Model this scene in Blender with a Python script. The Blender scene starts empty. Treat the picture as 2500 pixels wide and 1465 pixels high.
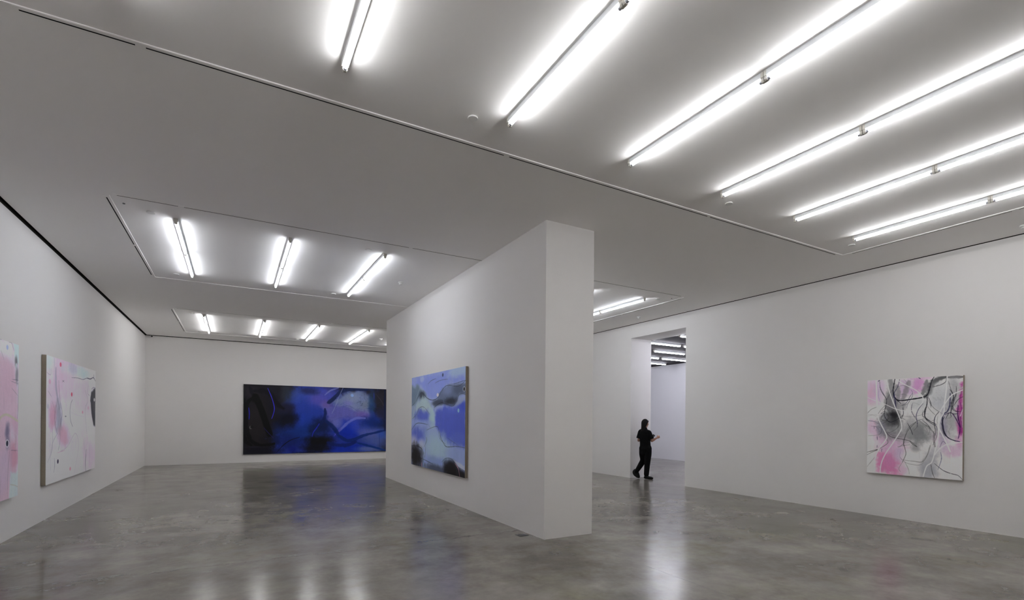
import bpy, bmesh, math, random
import numpy as np
from mathutils import Vector, Matrix

# ------------------------------------------------------------------ camera, world, exposure
scene = bpy.context.scene
COL = scene.collection
cam_d = bpy.data.cameras.new('camera')
cam = bpy.data.objects.new('camera', cam_d)
COL.objects.link(cam)
scene.camera = cam
cam_d.sensor_width = 36.0
cam_d.sensor_fit = 'HORIZONTAL'
cam_d.lens = 1218.98 / 2500 * 36.0
cam_d.shift_x = 0.0
cam_d.shift_y = (1024.39 - 732.5) / 2500
cam_d.clip_start = 0.05
cam_d.clip_end = 200
YAW, ROLL = 0.5077, -0.008
fw = Vector((math.sin(YAW), math.cos(YAW), 0))
rt = Vector((math.cos(YAW), -math.sin(YAW), 0))
up = Vector((0, 0, 1))
R_ = math.cos(ROLL) * rt - math.sin(ROLL) * up
U_ = math.sin(ROLL) * rt + math.cos(ROLL) * up
m = Matrix.Identity(4)
for i in range(3):
    m[i][0], m[i][1], m[i][2] = R_[i], U_[i], -fw[i]
m[0][3], m[1][3], m[2][3] = 0, 0, 1.7
cam.matrix_world = m

world = bpy.data.worlds.new('world')
scene.world = world
world.use_nodes = True
world.node_tree.nodes['Background'].inputs[0].default_value = (0.5, 0.5, 0.52, 1)
world.node_tree.nodes['Background'].inputs[1].default_value = 0.02
vs = scene.view_settings
vs.view_transform = 'Standard'
vs.look = 'None'
vs.exposure = 1.38
vs.gamma = 1.0
vs.use_curve_mapping = False
scene.cycles.max_bounces = 20
scene.cycles.diffuse_bounces = 20
scene.cycles.glossy_bounces = 6
scene.cycles.sample_clamp_indirect = 10.0
scene.cycles.caustics_reflective = False
scene.cycles.caustics_refractive = False

LAMP = 15.0          # radiance of the fluorescent tubes
H = 4.534            # ceiling height
REC = 0.008          # the lamp bays sit this much above the ceiling

GAIN = 1.25
ART = {
'ink': (1.38, 1.69, [
 ["f",[206,204,203]],
 ["p",[[-0.003,0.003],[0.265,-0.0],[0.253,0.204],[0.158,0.423],[0.002,0.438]],[203,176,200],0.75,0.097,0.3],
 ["b",0.071,0.247,0.085,0.16,[205,165,190],0.6,1.0,0.35],
 ["b",0.198,0.202,0.083,0.19,[190,175,198],0.5,1.0,0.35],
 ["p",[[0.674,-0.011],[0.861,-0.001],[0.838,0.221],[0.739,0.263],[0.688,0.156]],[188,128,182],0.8,0.061,0.3],
 ["p",[[0.506,-0.004],[0.687,0.005],[0.689,0.277],[0.562,0.365],[0.482,0.257]],[184,158,188],0.7,0.077,0.3],
 ["b",0.886,0.015,0.073,0.03,[200,175,195],0.8,1.0,0.35],
 ["p",[[0.194,1.321],[0.398,1.305],[0.492,1.466],[0.52,1.661],[0.142,1.687],[0.154,1.466]],[192,116,160],0.92,0.078,0.3],
 ["b",0.399,1.367,0.187,0.169,[192,130,172],0.55,1.0,0.35],
 ["b",0.41,1.135,0.2,0.169,[196,160,190],0.75,1.0,0.35],
 ["b",0.219,1.021,0.138,0.141,[198,170,192],0.6,1.0,0.35],
 ["b",0.077,0.869,0.099,0.143,[207,172,195],0.75,1.0,0.35],
 ["b",0.571,1.595,0.077,0.075,[205,165,190],0.6,1.0,0.35],
 ["b",0.517,1.311,0.065,0.122,[185,170,195],0.6,1.0,0.35],
 ["b",1.289,1.237,0.123,0.084,[197,168,192],0.75,1.0,0.35],
 ["b",1.13,1.092,0.081,0.129,[185,165,190],0.6,1.0,0.35],
 ["b",1.036,0.996,0.071,0.087,[200,175,195],0.5,1.0,0.35],
 ["b",0.694,0.908,0.315,0.195,[138,138,140],0.75,1.0,0.35],
 ["b",0.807,0.978,0.136,0.141,[112,114,116],0.7,1.0,0.35],
 ["b",0.354,0.828,0.162,0.171,[105,105,108],0.8,1.0,0.35],
 ["b",0.406,0.657,0.107,0.139,[20,20,24],0.95,1.0,0.35],
 ["b",0.326,0.736,0.136,0.093,[90,90,92],0.6,1.0,0.35],
 ["b",0.746,1.189,0.05,0.089,[130,130,134],0.7,1.0,0.35],
 ["b",0.285,0.674,0.082,0.094,[120,120,126],0.6,1.0,0.35],
 ["s",[[0.36,0.012],[0.389,0.177],[0.337,0.393],[0.351,0.549]],0.1247,[105,105,108],0.65,0.5,0],
 ["s",[[0.643,0.064],[0.612,0.184],[0.549,0.365]],0.0836,[118,112,120],0.65,0.5,0],
 ["s",[[0.468,0.118],[0.489,0.272],[0.464,0.426]],0.0769,[110,108,112],0.6,0.5,0],
 ["b",0.51,0.487,0.092,0.092,[120,118,122],0.6,1.0,0.35],
 ["b",0.404,0.425,0.08,0.139,[95,92,98],0.5,1.0,0.35],
 ["s",[[1.152,0.014],[1.054,0.045],[0.971,0.122],[0.936,0.253],[0.876,0.333]],0.088,[72,72,74],0.85,0.5,0],
 ["s",[[0.898,0.06],[0.887,0.163],[0.839,0.28]],0.074,[95,95,98],0.7,0.5,0],
 ["s",[[1.193,0.023],[1.378,0.028]],0.0479,[80,78,80],0.85,0.5,0],
 ["b",1.261,0.119,0.09,0.1,[160,160,162],0.7,1.0,0.35],
 ["p",[[1.353,0.144],[1.381,0.124],[1.381,0.986],[1.338,0.995],[1.311,0.729],[1.314,0.489]],[162,48,130],0.9,0.028,0.3],
 ["b",1.339,1.051,0.044,0.084,[190,130,175],0.6,1.0,0.35],
 ["b",1.242,0.73,0.09,0.213,[140,140,143],0.75,1.0,0.35],
 ["b",1.195,0.374,0.069,0.186,[128,126,132],0.65,1.0,0.35],
 ["b",1.274,0.318,0.067,0.199,[135,135,138],0.55,1.0,0.35],
 ["b",1.079,0.286,0.129,0.159,[182,184,186],0.8,1.0,0.35],
 ["b",1.08,0.474,0.105,0.087,[168,170,176],0.6,1.0,0.35],
 ["b",0.908,1.559,0.121,0.175,[142,144,152],0.75,1.0,0.35],
 ["b",0.943,1.366,0.072,0.146,[160,160,166],0.6,1.0,0.35],
 ["b",1.014,1.244,0.071,0.087,[150,150,160],0.4,1.0,0.35],
 ["b",1.128,0.834,0.046,0.23,[130,125,145],0.6,1.0,0.35],
 ["b",0.79,0.443,0.124,0.089,[176,178,180],0.6,1.0,0.35],
 ["b",0.938,0.605,0.132,0.132,[190,190,190],0.5,1.0,0.35],
 ["b",0.218,0.864,0.069,0.11,[130,130,150],0.5,1.0,0.35],
 ["b",0.697,1.357,0.151,0.09,[212,210,208],0.8,1.0,0.35],
 ["s",[[0.434,0.005],[0.421,0.1],[0.409,0.208],[0.43,0.317],[0.51,0.383],[0.69,0.364],[0.851,0.337],[0.912,0.289],[0.941,0.194],[0.965,0.078],[1.0,0.003]],0.0196,[26,26,34],1,0.3,0],
 ["s",[[0.507,0.011],[0.481,0.133],[0.429,0.24],[0.417,0.332]],0.0108,[45,42,74],0.9,0.3,0],
 ["s",[[0.423,0.255],[0.444,0.395],[0.458,0.549]],0.0154,[45,42,74],0.9,0.3,0],
 ["s",[[0.196,0.028],[0.218,0.187],[0.295,0.33],[0.31,0.409],[0.283,0.549],[0.277,0.643],[0.326,0.736],[0.394,0.758],[0.512,0.686],[0.564,0.624],[0.563,0.487]],0.0094,[26,26,34],0.9,0.3,0],
 ["s",[[0.912,0.341],[0.901,0.473],[0.878,0.606],[0.884,0.68],[0.963,0.751],[1.034,0.793]],0.0133,[26,26,34],0.85,0.3,0],
 ["s",[[0.924,0.341],[0.955,0.429],[0.961,0.51]],0.0088,[26,26,34],0.8,0.3,0],
 ["s",[[0.912,0.37],[0.997,0.517],[1.115,0.618]],0.0058,[70,70,70],0.8,0.3,0],
 ["s",[[0.852,0.443],[0.791,0.532],[0.755,0.652],[0.774,0.771],[0.768,0.846]],0.009,[45,42,74],0.9,0.3,0],
 ["s",[[0.69,0.457],[0.691,0.578],[0.761,0.727]],0.0075,[90,90,90],0.8,0.3,0],
 ["s",[[0.629,0.775],[0.681,0.894],[0.707,0.975]],0.009,[26,26,34],0.85,0.3,0],
 ["s",[[0.755,0.757],[0.643,0.895],[0.599,1.003],[0.574,1.125],[0.594,1.215],[0.608,1.319],[0.557,1.46]],0.0091,[50,50,50],0.9,0.3,0],
 ["s",[[0.273,0.893],[0.369,1.014],[0.515,1.052],[0.67,1.089],[0.771,1.18]],0.0091,[60,60,60],0.85,0.3,0],
 ["s",[[0.483,1.199],[0.568,1.171],[0.67,1.149]],0.0061,[70,70,70],0.8,0.3,0],
 ["s",[[0.695,1.118],[0.82,1.11],[0.881,1.092]],0.0044,[100,100,100],0.7,0.3,0],
 ["s",[[1.217,0.289],[1.212,0.474],[1.184,0.574],[1.127,0.632],[1.116,0.733],[1.128,0.848],[1.152,0.947],[1.221,1.03],[1.344,1.069]],0.0216,[45,42,74],0.85,0.3,0],
 ["s",[[1.127,0.647],[1.111,0.791],[1.14,0.948],[1.198,1.017]],0.0143,[26,26,34],0.5,0.3,0],
 ["s",[[1.092,0.561],[1.028,0.648],[1.005,0.765],[1.023,0.895],[1.012,1.026],[1.025,1.171]],0.0102,[60,60,60],0.85,0.3,0],
 ["s",[[1.228,0.232],[1.263,0.347],[1.252,0.475],[1.224,0.603],[1.23,0.66]],0.0114,[26,26,34],0.7,0.3,0],
 ["s",[[1.295,0.177],[1.29,0.305],[1.24,0.446],[1.252,0.546],[1.309,0.588],[1.38,0.573]],0.0085,[26,26,34],0.8,0.3,0],
 ["s",[[1.379,0.349],[1.319,0.39],[1.263,0.489]],0.0085,[26,26,34],0.8,0.3,0],
 ["s",[[1.15,0.632],[1.23,0.603],[1.287,0.687],[1.332,0.799],[1.349,0.882],[1.322,1.024]],0.0127,[50,20,70],0.85,0.3,0],
 ["s",[[1.325,0.489],[1.314,0.602],[1.331,0.714],[1.356,0.84]],0.0113,[60,20,70],0.8,0.3,0],
 ["s",[[1.193,0.088],[1.228,0.232],[1.24,0.275]],0.0057,[60,60,60],0.8,0.3,0],
 ["s",[[0.89,0.694],[0.792,0.726],[0.693,0.803]],0.0059,[70,70,70],0.8,0.3,0],
 ["s",[[0.512,0.64],[0.692,0.668],[0.878,0.621],[0.938,0.623]],0.0044,[110,110,110],0.8,0.3,0],
 ["s",[[0.012,0.743],[0.161,0.755],[0.231,0.769]],0.0063,[120,110,140],0.8,0.3,0],
 ["s",[[0.015,1.015],[0.205,0.984],[0.218,0.864],[0.063,0.837]],0.0063,[95,95,95],0.8,0.3,0],
 ["s",[[-0.003,1.368],[0.082,1.313],[0.18,1.259],[0.33,1.14],[0.315,1.063]],0.0079,[60,60,60],0.85,0.3,0],
 ["s",[[-0.004,1.32],[0.138,1.27],[0.166,1.257]],0.0095,[50,50,50],0.85,0.3,0],
 ["s",[[-0.001,1.591],[0.125,1.405]],0.0063,[110,110,110],0.8,0.3,0],
 ["s",[[0.57,1.421],[0.723,1.43],[0.846,1.43],[0.918,1.309],[0.953,1.146]],0.0088,[90,90,90],0.8,0.3,0],
 ["s",[[0.518,1.372],[0.622,1.469],[0.798,1.489],[0.871,1.431]],0.0074,[120,120,120],0.7,0.3,0],
 ["s",[[0.596,1.456],[0.648,1.571],[0.661,1.66]],0.0045,[90,90,90],0.8,0.3,0],
 ["s",[[0.57,1.443],[0.506,1.571],[0.533,1.629]],0.0046,[100,100,100],0.8,0.3,0],
 ["s",[[1.015,1.446],[1.132,1.55],[1.246,1.594],[1.325,1.613],[1.38,1.673]],0.0099,[50,50,60],0.9,0.3,0],
 ["s",[[0.967,1.466],[0.986,1.594],[1.016,1.685]],0.0101,[75,75,75],0.8,0.3,0],
 ["s",[[1.096,1.252],[1.108,1.366],[1.062,1.543]],0.0086,[75,80,115],0.8,0.3,0],
 ["s",[[1.158,-0.015],[1.159,0.086],[1.089,0.141],[0.995,0.167]],0.0087,[26,26,34],0.85,0.3,0],
 ["s",[[0.614,0.518],[0.639,0.427],[0.689,0.337],[0.702,0.262],[0.676,0.201]],0.006,[45,42,74],0.7,0.3,0],
 ["s",[[0.549,0.472],[0.627,0.442],[0.677,0.352]],0.0061,[50,50,50],0.7,0.3,0],
 ["s",[[0.222,0.612],[0.298,0.612],[0.353,0.673],[0.285,0.737],[0.223,0.691],[0.27,0.612],[0.339,0.627]],0.0078,[60,60,60],0.7,0.3,0],
 ["s",[[0.242,0.549],[0.297,0.518],[0.352,0.58],[0.339,0.705],[0.272,0.753]],0.0062,[70,70,70],0.7,0.3,0],
 ["s",[[0.003,0.615],[0.06,0.534],[0.158,0.494]],0.0048,[110,110,110],0.7,0.3,0],
 ["s",[[0.004,0.663],[0.103,0.629],[0.188,0.644]],0.0048,[130,130,130],0.6,0.3,0],
 ["s",[[0.16,0.645],[0.215,0.55],[0.296,0.455]],0.0063,[80,80,80],0.7,0.3,0],
 ["s",[[0.486,0.687],[0.5,0.824],[0.435,0.903],[0.341,0.953],[0.273,0.925]],0.0062,[70,70,70],0.7,0.3,0],
 ["s",[[0.792,0.726],[0.891,0.812],[0.952,0.854],[0.928,0.972]],0.0058,[80,80,80],0.8,0.3,0],
 ["s",[[0.842,0.769],[0.94,0.869],[1.012,0.954]],0.0059,[100,100,100],0.7,0.3,0],
 ["s",[[1.011,0.794],[1.047,0.865],[1.042,0.996],[0.989,1.144]],0.0072,[80,80,80],0.7,0.3,0],
 ["s",[[0.488,0.134],[0.56,0.121],[0.611,0.138]],0.0061,[90,90,90],0.7,0.3,0],
 ["s",[[0.456,0.294],[0.561,0.274],[0.625,0.29]],0.0061,[100,100,100],0.6,0.3,0],
 ["s",[[0.572,0.015],[0.624,0.093],[0.612,0.199]],0.0061,[110,110,110],0.7,0.3,0],
 ["s",[[0.775,-0.006],[0.812,0.019]],0.0119,[45,42,74],0.9,0.3,0],
 ["s",[[0.175,0.027],[0.196,0.009]],0.0158,[45,42,74],0.9,0.3,0],
 ["s",[[1.242,0.801],[1.203,0.902],[1.209,0.945]],0.0043,[110,110,110],0.7,0.3,0],
 ["s",[[0.113,0.836],[0.117,0.883]],0.0095,[45,42,74],0.7,0.3,0],
 ["s",[[0.163,1.016],[0.168,1.086]],0.0095,[45,42,74],0.7,0.3,0],
 ["s",[[0.165,1.181],[0.163,1.229]],0.0079,[45,42,74],0.7,0.3,0],
 ["s",[[0.815,0.473],[0.715,0.428],[0.691,0.518]],0.0045,[120,120,120],0.6,0.3,0],
 ["s",[[0.853,0.547],[0.841,0.636],[0.878,0.687]],0.0059,[90,90,90],0.7,0.3,0],
 ["s",[[1.069,0.604],[1.046,0.735],[1.07,0.807]],0.0058,[90,90,90],0.6,0.3,0],
 ["s",[[0.242,1.239],[0.235,1.302]],0.0078,[45,42,74],0.7,0.3,0],
 ["s",[[0.984,0.327],[0.996,0.371]],0.0044,[150,150,150],0.7,0.3,0],
 ["s",[[1.003,0.345],[1.016,0.389]],0.0044,[150,150,150],0.7,0.3,0],
 ["s",[[1.022,0.363],[1.035,0.407]],0.0044,[150,150,150],0.7,0.3,0],
 ["s",[[1.041,0.328],[1.053,0.372]],0.0044,[150,150,150],0.7,0.3,0],
 ["s",[[1.06,0.346],[1.072,0.39]],0.0043,[150,150,150],0.7,0.3,0],
 ["s",[[1.079,0.364],[1.091,0.407]],0.0043,[150,150,150],0.7,0.3,0],
 ["s",[[1.097,0.329],[1.109,0.373]],0.0043,[150,150,150],0.7,0.3,0],
 ["s",[[1.116,0.347],[1.128,0.391]],0.0043,[150,150,150],0.7,0.3,0],
 ["s",[[1.135,0.365],[1.147,0.408]],0.0043,[150,150,150],0.7,0.3,0],
 ["s",[[0.983,0.196],[1.001,0.189]],0.0044,[158,158,158],0.6,0.3,0],
 ["s",[[1.028,0.274],[1.046,0.267]],0.0044,[158,158,158],0.6,0.3,0],
 ["s",[[1.071,0.236],[1.089,0.229]],0.0043,[158,158,158],0.6,0.3,0],
 ["s",[[1.115,0.314],[1.132,0.307]],0.0043,[158,158,158],0.6,0.3,0],
 ["s",[[1.157,0.276],[1.175,0.269]],0.0043,[158,158,158],0.6,0.3,0],
 ["s",[[1.025,0.233],[1.043,0.227]],0.0044,[158,158,158],0.6,0.3,0],
 ["s",[[1.069,0.311],[1.087,0.305]],0.0043,[158,158,158],0.6,0.3,0],
 ["s",[[1.112,0.273],[1.13,0.267]],0.0043,[158,158,158],0.6,0.3,0],
 ["s",[[1.155,0.236],[1.172,0.229]],0.0043,[158,158,158],0.6,0.3,0],
 ["s",[[1.023,0.309],[1.041,0.302]],0.0044,[158,158,158],0.6,0.3,0],
 ["s",[[1.067,0.271],[1.084,0.264]],0.0043,[158,158,158],0.6,0.3,0],
 ["s",[[1.11,0.233],[1.127,0.226]],0.0043,[158,158,158],0.6,0.3,0],
 ["s",[[1.153,0.31],[1.17,0.303]],0.0043,[158,158,158],0.6,0.3,0],
 ["s",[[1.021,0.268],[1.038,0.261]],0.0044,[158,158,158],0.6,0.3,0],
 ["s",[[0.903,0.338],[0.908,0.458],[0.871,0.568],[0.889,0.698],[0.954,0.766],[1.019,0.814]],0.0103,[26,26,34],0.8,0.3,0],
 ["s",[[0.904,0.508],[0.847,0.608],[0.855,0.668],[0.889,0.688]],0.0074,[60,60,60],0.8,0.3,0],
 ["s",[[0.912,0.488],[0.953,0.558],[1.018,0.636]],0.0059,[80,80,80],0.8,0.3,0],
 ["s",[[0.702,0.427],[0.686,0.508],[0.695,0.6],[0.747,0.68]],0.0075,[80,80,100],0.7,0.3,0],
 ["s",[[0.764,0.771],[0.773,0.831],[0.723,0.904]],0.0089,[90,90,90],0.7,0.3,0],
 ["s",[[0.756,0.751],[0.662,0.835],[0.603,0.939]],0.006,[60,60,60],0.8,0.3,0],
 ["s",[[0.806,0.75],[0.89,0.847],[0.931,0.965]],0.0059,[110,110,110],0.7,0.3,0],
 ["s",[[0.839,0.719],[0.922,0.807],[0.947,0.865]],0.0073,[26,26,34],0.7,0.3,0],
 ["s",[[0.889,0.798],[0.971,0.884],[1.02,0.971]],0.0073,[70,70,70],0.7,0.3,0],
 ["s",[[0.798,0.871],[0.89,0.907],[0.923,0.975]],0.0059,[120,120,120],0.6,0.3,0],
 ["s",[[1.082,0.577],[1.018,0.666],[1.011,0.765],[1.044,0.862],[1.02,0.981]],0.0073,[45,42,74],0.75,0.3,0],
 ["s",[[1.145,0.664],[1.122,0.742],[1.131,0.878],[1.178,0.992],[1.286,1.064]],0.01,[26,26,34],0.8,0.3,0],
 ["s",[[1.091,0.762],[1.13,0.859]],0.0072,[45,42,74],0.7,0.3,0],
 ["s",[[1.161,0.702],[1.207,0.605],[1.268,0.623],[1.329,0.613]],0.0099,[26,26,34],0.75,0.3,0],
 ["s",[[1.176,0.692],[1.223,0.682],[1.238,0.643]],0.0057,[70,70,70],0.7,0.3,0],
 ["s",[[1.212,0.218],[1.259,0.335],[1.229,0.45],[1.23,0.605]],0.0086,[26,26,34],0.75,0.3,0],
 ["s",[[1.296,0.201],[1.29,0.335],[1.252,0.46],[1.275,0.556],[1.329,0.585]],0.0071,[26,26,34],0.7,0.3,0],
 ["s",[[1.343,0.432],[1.366,0.546],[1.351,0.68],[1.367,0.812],[1.36,0.964]],0.0084,[80,16,84],0.8,0.3,0],
 ["s",[[1.317,0.479],[1.318,0.68],[1.345,0.813],[1.331,1.004]],0.0126,[70,14,80],0.85,0.3,0],
 ["s",[[1.372,0.213],[1.328,0.432]],0.0085,[110,20,90],0.6,0.3,0],
 ["s",[[0.0,0.595],[0.068,0.53],[0.153,0.487]],0.0064,[110,110,110],0.7,0.3,0],
 ["s",[[0.001,0.639],[0.059,0.627],[0.145,0.658]],0.0064,[130,130,130],0.6,0.3,0],
 ["s",[[0.011,0.736],[0.089,0.745],[0.184,0.786],[0.278,0.784]],0.0063,[100,90,120],0.7,0.3,0],
 ["s",[[0.09,0.842],[0.147,0.851],[0.205,0.935]],0.0063,[110,100,125],0.6,0.3,0],
 ["s",[[0.22,0.615],[0.276,0.572],[0.332,0.635],[0.315,0.74],[0.259,0.784]],0.0078,[50,50,50],0.7,0.3,0],
 ["s",[[0.23,0.678],[0.295,0.635],[0.351,0.677],[0.315,0.762]],0.0062,[70,70,70],0.7,0.3,0],
 ["s",[[0.222,0.753],[0.277,0.709],[0.277,0.657]],0.0063,[80,80,80],0.7,0.3,0],
 ["s",[[0.184,0.786],[0.221,0.7],[0.276,0.614]],0.0063,[100,100,100],0.6,0.3,0],
 ["s",[[0.296,0.741],[0.406,0.738],[0.531,0.694],[0.601,0.724]],0.0061,[60,60,60],0.7,0.3,0],
 ["s",[[0.494,0.612],[0.531,0.694],[0.565,0.632],[0.555,0.508]],0.0076,[26,26,34],0.7,0.3,0],
 ["s",[[0.546,0.467],[0.599,0.436],[0.633,0.385],[0.659,0.324],[0.697,0.263]],0.0076,[45,42,74],0.75,0.3,0],
 ["s",[[0.52,0.477],[0.59,0.457]],0.0046,[70,70,70],0.7,0.3,0],
 ["s",[[0.457,0.372],[0.511,0.415],[0.524,0.436]],0.0107,[26,26,34],0.8,0.3,0],
 ["s",[[0.41,0.173],[0.356,0.266],[0.311,0.371]],0.0187,[90,86,96],0.6,0.3,0],
 ["s",[[0.429,0.278],[0.439,0.404],[0.458,0.529]],0.0139,[45,42,74],0.8,0.3,0],
 ["s",[[0.197,0.123],[0.254,0.242],[0.311,0.349]],0.0063,[45,42,74],0.6,0.3,0],
 ["s",[[0.188,0.165],[0.18,0.294],[0.219,0.423]],0.0063,[130,130,160],0.6,0.3,0],
 ["s",[[1.063,0.135],[0.999,0.172]],0.0059,[26,26,34],0.7,0.3,0],
 ["s",[[1.019,0.715],[0.97,0.736]],0.0058,[80,80,80],0.6,0.3,0],
 ["s",[[1.004,0.903],[0.997,1.041],[1.013,1.178]],0.0073,[26,26,34],0.7,0.3,0],
 ["s",[[0.941,1.183],[0.917,1.303],[0.844,1.419]],0.0088,[120,120,120],0.7,0.3,0],
 ["s",[[0.973,1.082],[0.949,1.202],[0.893,1.365]],0.0058,[110,110,110],0.6,0.3,0],
 ["s",[[0.316,0.93],[0.417,0.999],[0.551,1.014]],0.0046,[90,90,90],0.6,0.3,0],
 ["s",[[0.656,1.08],[0.707,1.138],[0.767,1.184]],0.009,[50,50,50],0.75,0.3,0],
 ["s",[[0.595,1.104],[0.552,1.158],[0.499,1.202]],0.0061,[70,70,70],0.7,0.3,0],
 ["s",[[0.69,1.118],[0.792,1.142]],0.0044,[110,110,110],0.6,0.3,0],
 ["s",[[0.495,0.736],[0.496,0.819],[0.461,0.883]],0.0061,[60,60,60],0.7,0.3,0],
 ["s",[[0.535,1.251],[0.518,1.356],[0.554,1.425]],0.0061,[150,130,160],0.6,0.3,0],
 ["s",[[0.801,1.262],[0.81,1.392]],0.0044,[160,160,160],0.6,0.3,0],
 ["s",[[1.201,0.895],[1.209,0.952]],0.0057,[100,100,100],0.7,0.3,0],
 ["s",[[1.163,1.109],[1.124,1.073],[1.085,1.173]],0.0086,[70,60,95],0.6,0.3,0],
 ["s",[[0.142,0.002],[0.158,0.439],[0.177,0.676],[0.231,0.817],[0.308,0.986],[0.302,1.079],[0.18,1.275],[0.126,1.468],[0.121,1.686]],0.0171,[228,227,224],1,0.25,0],
 ["s",[[0.306,0.002],[0.362,0.254],[0.445,0.502],[0.512,0.686],[0.543,0.823],[0.527,0.915],[0.41,1.135],[0.291,1.345],[0.231,1.521],[0.214,1.687]],0.0152,[228,227,224],1,0.25,0],
 ["s",[[0.454,0.001],[0.559,0.09],[0.714,0.187],[0.814,0.28],[0.851,0.355],[0.84,0.429],[0.779,0.518]],0.0134,[228,227,224],1,0.25,0],
 ["s",[[0.0,0.309],[0.129,0.375],[0.296,0.448],[0.458,0.533],[0.615,0.566],[0.729,0.555]],0.0092,[228,227,224],1,0.25,0],
 ["s",[[1.175,0.001],[1.165,0.23],[1.143,0.445],[1.133,0.604],[1.081,0.72],[1.07,0.836],[1.117,0.963],[1.176,1.103],[1.222,1.235]],0.0159,[228,227,224],1,0.25,0],
 ["s",[[1.381,0.236],[1.251,0.304],[1.195,0.374],[1.115,0.517],[1.069,0.633],[1.064,0.807],[1.059,1.024],[1.025,1.214],[0.979,1.421],[0.908,1.501],[0.86,1.681]],0.0145,[228,227,224],1,0.25,0],
 ["s",[[1.377,1.074],[1.266,1.098],[1.153,1.133],[1.072,1.211],[1.014,1.302]],0.0129,[228,227,224],1,0.25,0],
 ["s",[[1.38,0.545],[1.348,0.658]],0.0084,[228,227,224],1,0.25,0],
 ["s",[[1.233,1.284],[1.233,1.666]],0.0071,[228,227,224],1,0.25,0],
]),
'sky': (3.24, 2.1, [
 ["f",[150,165,208]],
 ["p",[[-0.07,-0.011],[3.253,-0.002],[3.253,0.267],[2.244,0.319],[1.831,0.507],[1.39,0.571],[0.792,0.269],[-0.07,0.207]],[124,138,208],0.9,0.109,0.3],
 ["b",2.906,0.056,0.537,0.104,[165,186,212],0.85,1.0,0.35],
 ["b",1.724,0.408,0.434,0.115,[132,148,212],0.8,1.0,0.35],
 ["b",0.138,0.088,0.274,0.129,[150,165,210],0.7,1.0,0.35],
 ["b",0.761,0.083,0.125,0.062,[178,190,215],0.6,1.0,0.35],
 ["p",[[-0.07,0.207],[0.666,0.242],[1.157,0.525],[1.503,0.729],[1.39,0.885],[-0.07,1.012]],[142,160,185],0.9,0.065,0.3],
 ["p",[[-0.0,0.232],[0.538,0.236],[0.73,0.348],[0.473,0.547],[0.069,0.666],[-0.07,0.664]],[104,124,146],0.9,0.065,0.3],
 ["b",0.78,0.449,0.213,0.086,[48,56,70],0.9,1.0,0.35],
 ["p",[[0.07,0.968],[0.473,0.589],[0.792,0.494],[1.274,0.627],[1.503,0.827],[1.157,0.804],[0.538,0.757]],[172,192,196],0.9,0.065,0.3],
 ["p",[[1.724,0.561],[1.937,0.416],[2.343,0.305],[3.253,0.317],[3.254,0.536],[2.951,0.508],[2.679,0.729],[2.245,0.685],[1.937,0.651],[1.559,0.779],[1.447,0.651]],[92,104,132],0.9,0.048,0.3],
 ["b",2.343,0.414,0.295,0.091,[126,142,185],0.6,1.0,0.35],
 ["b",2.465,0.635,0.386,0.076,[34,38,50],0.9,1.0,0.35],
 ["b",1.832,0.649,0.32,0.053,[54,62,80],0.85,1.0,0.35],
 ["b",2.906,0.42,0.268,0.087,[70,78,98],0.6,1.0,0.35],
 ["p",[[1.559,0.808],[2.144,0.766],[2.632,0.781],[2.907,0.697],[3.254,0.637],[3.256,1.537],[2.726,1.531],[2.296,1.526],[1.938,1.356],[1.67,1.077]],[78,94,192],0.97,0.068,0.3],
 ["b",2.725,0.817,0.415,0.07,[90,108,205],0.6,1.0,0.35],
 ["b",3.126,0.753,0.172,0.085,[60,80,190],0.7,1.0,0.35],
 ["b",2.908,1.374,0.403,0.121,[100,118,200],0.5,1.0,0.35],
 ["p",[[2.725,0.747],[2.907,0.611],[3.237,0.535],[3.237,0.619],[2.907,0.715]],[150,162,190],0.8,0.035,0.3],
 ["b",0.824,0.924,0.528,0.127,[84,100,196],0.95,1.0,0.35],
 ["b",0.473,1.365,0.621,0.178,[88,104,196],0.95,1.0,0.35],
 ["b",1.332,0.806,0.173,0.059,[175,195,205],0.7,1.0,0.35],
 ["b",1.447,1.002,0.193,0.195,[172,200,204],0.9,1.0,0.35],
 ["b",1.39,1.336,0.457,0.137,[150,172,206],0.6,1.0,0.35],
 ["b",1.725,1.612,0.652,0.287,[164,190,208],0.95,1.0,0.35],
 ["b",0.793,1.088,0.749,0.061,[140,160,212],0.6,1.0,0.35],
 ["b",0.138,1.526,0.274,0.129,[182,184,208],0.8,1.0,0.35],
 ["b",0.73,1.563,0.189,0.103,[190,195,212],0.7,1.0,0.35],
 ["b",2.908,1.669,0.492,0.122,[140,158,206],0.7,1.0,0.35],
 ["b",1.725,1.899,0.652,0.096,[120,140,195],0.6,1.0,0.35],
 ["b",0.308,1.901,0.415,0.276,[24,20,20],1,1.0,0.35],
 ["b",1.833,2.071,1.015,0.085,[66,72,92],0.85,1.0,0.35],
 ["p",[[2.146,2.237],[2.196,1.955],[2.443,1.808],[2.727,1.822],[2.909,1.93],[3.24,1.985],[3.24,2.12]],[40,44,60],0.8,0.056,0.3],
 ["b",2.587,2.02,0.378,0.152,[20,16,18],1,1.0,0.35],
 ["b",3.129,2.081,0.216,0.085,[26,22,26],0.95,1.0,0.35],
 ["p",[[2.643,1.789],[3.24,1.881],[3.24,1.968],[2.909,1.921]],[186,192,212],0.85,0.018,0.3],
 ["s",[[2.75,1.855],[2.931,1.962],[2.998,2.103]],0.0139,[214,150,168],0.95,0.3,0],
 ["s",[[0.762,2.003],[0.793,2.103]],0.0267,[200,152,178],0.9,0.3,0],
 ["s",[[0.929,1.858],[0.905,2.104]],0.0366,[130,165,200],0.8,0.3,0],
 ["s",[[0.394,1.135],[0.407,1.514]],0.0148,[170,160,205],0.6,0.3,0],
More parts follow.
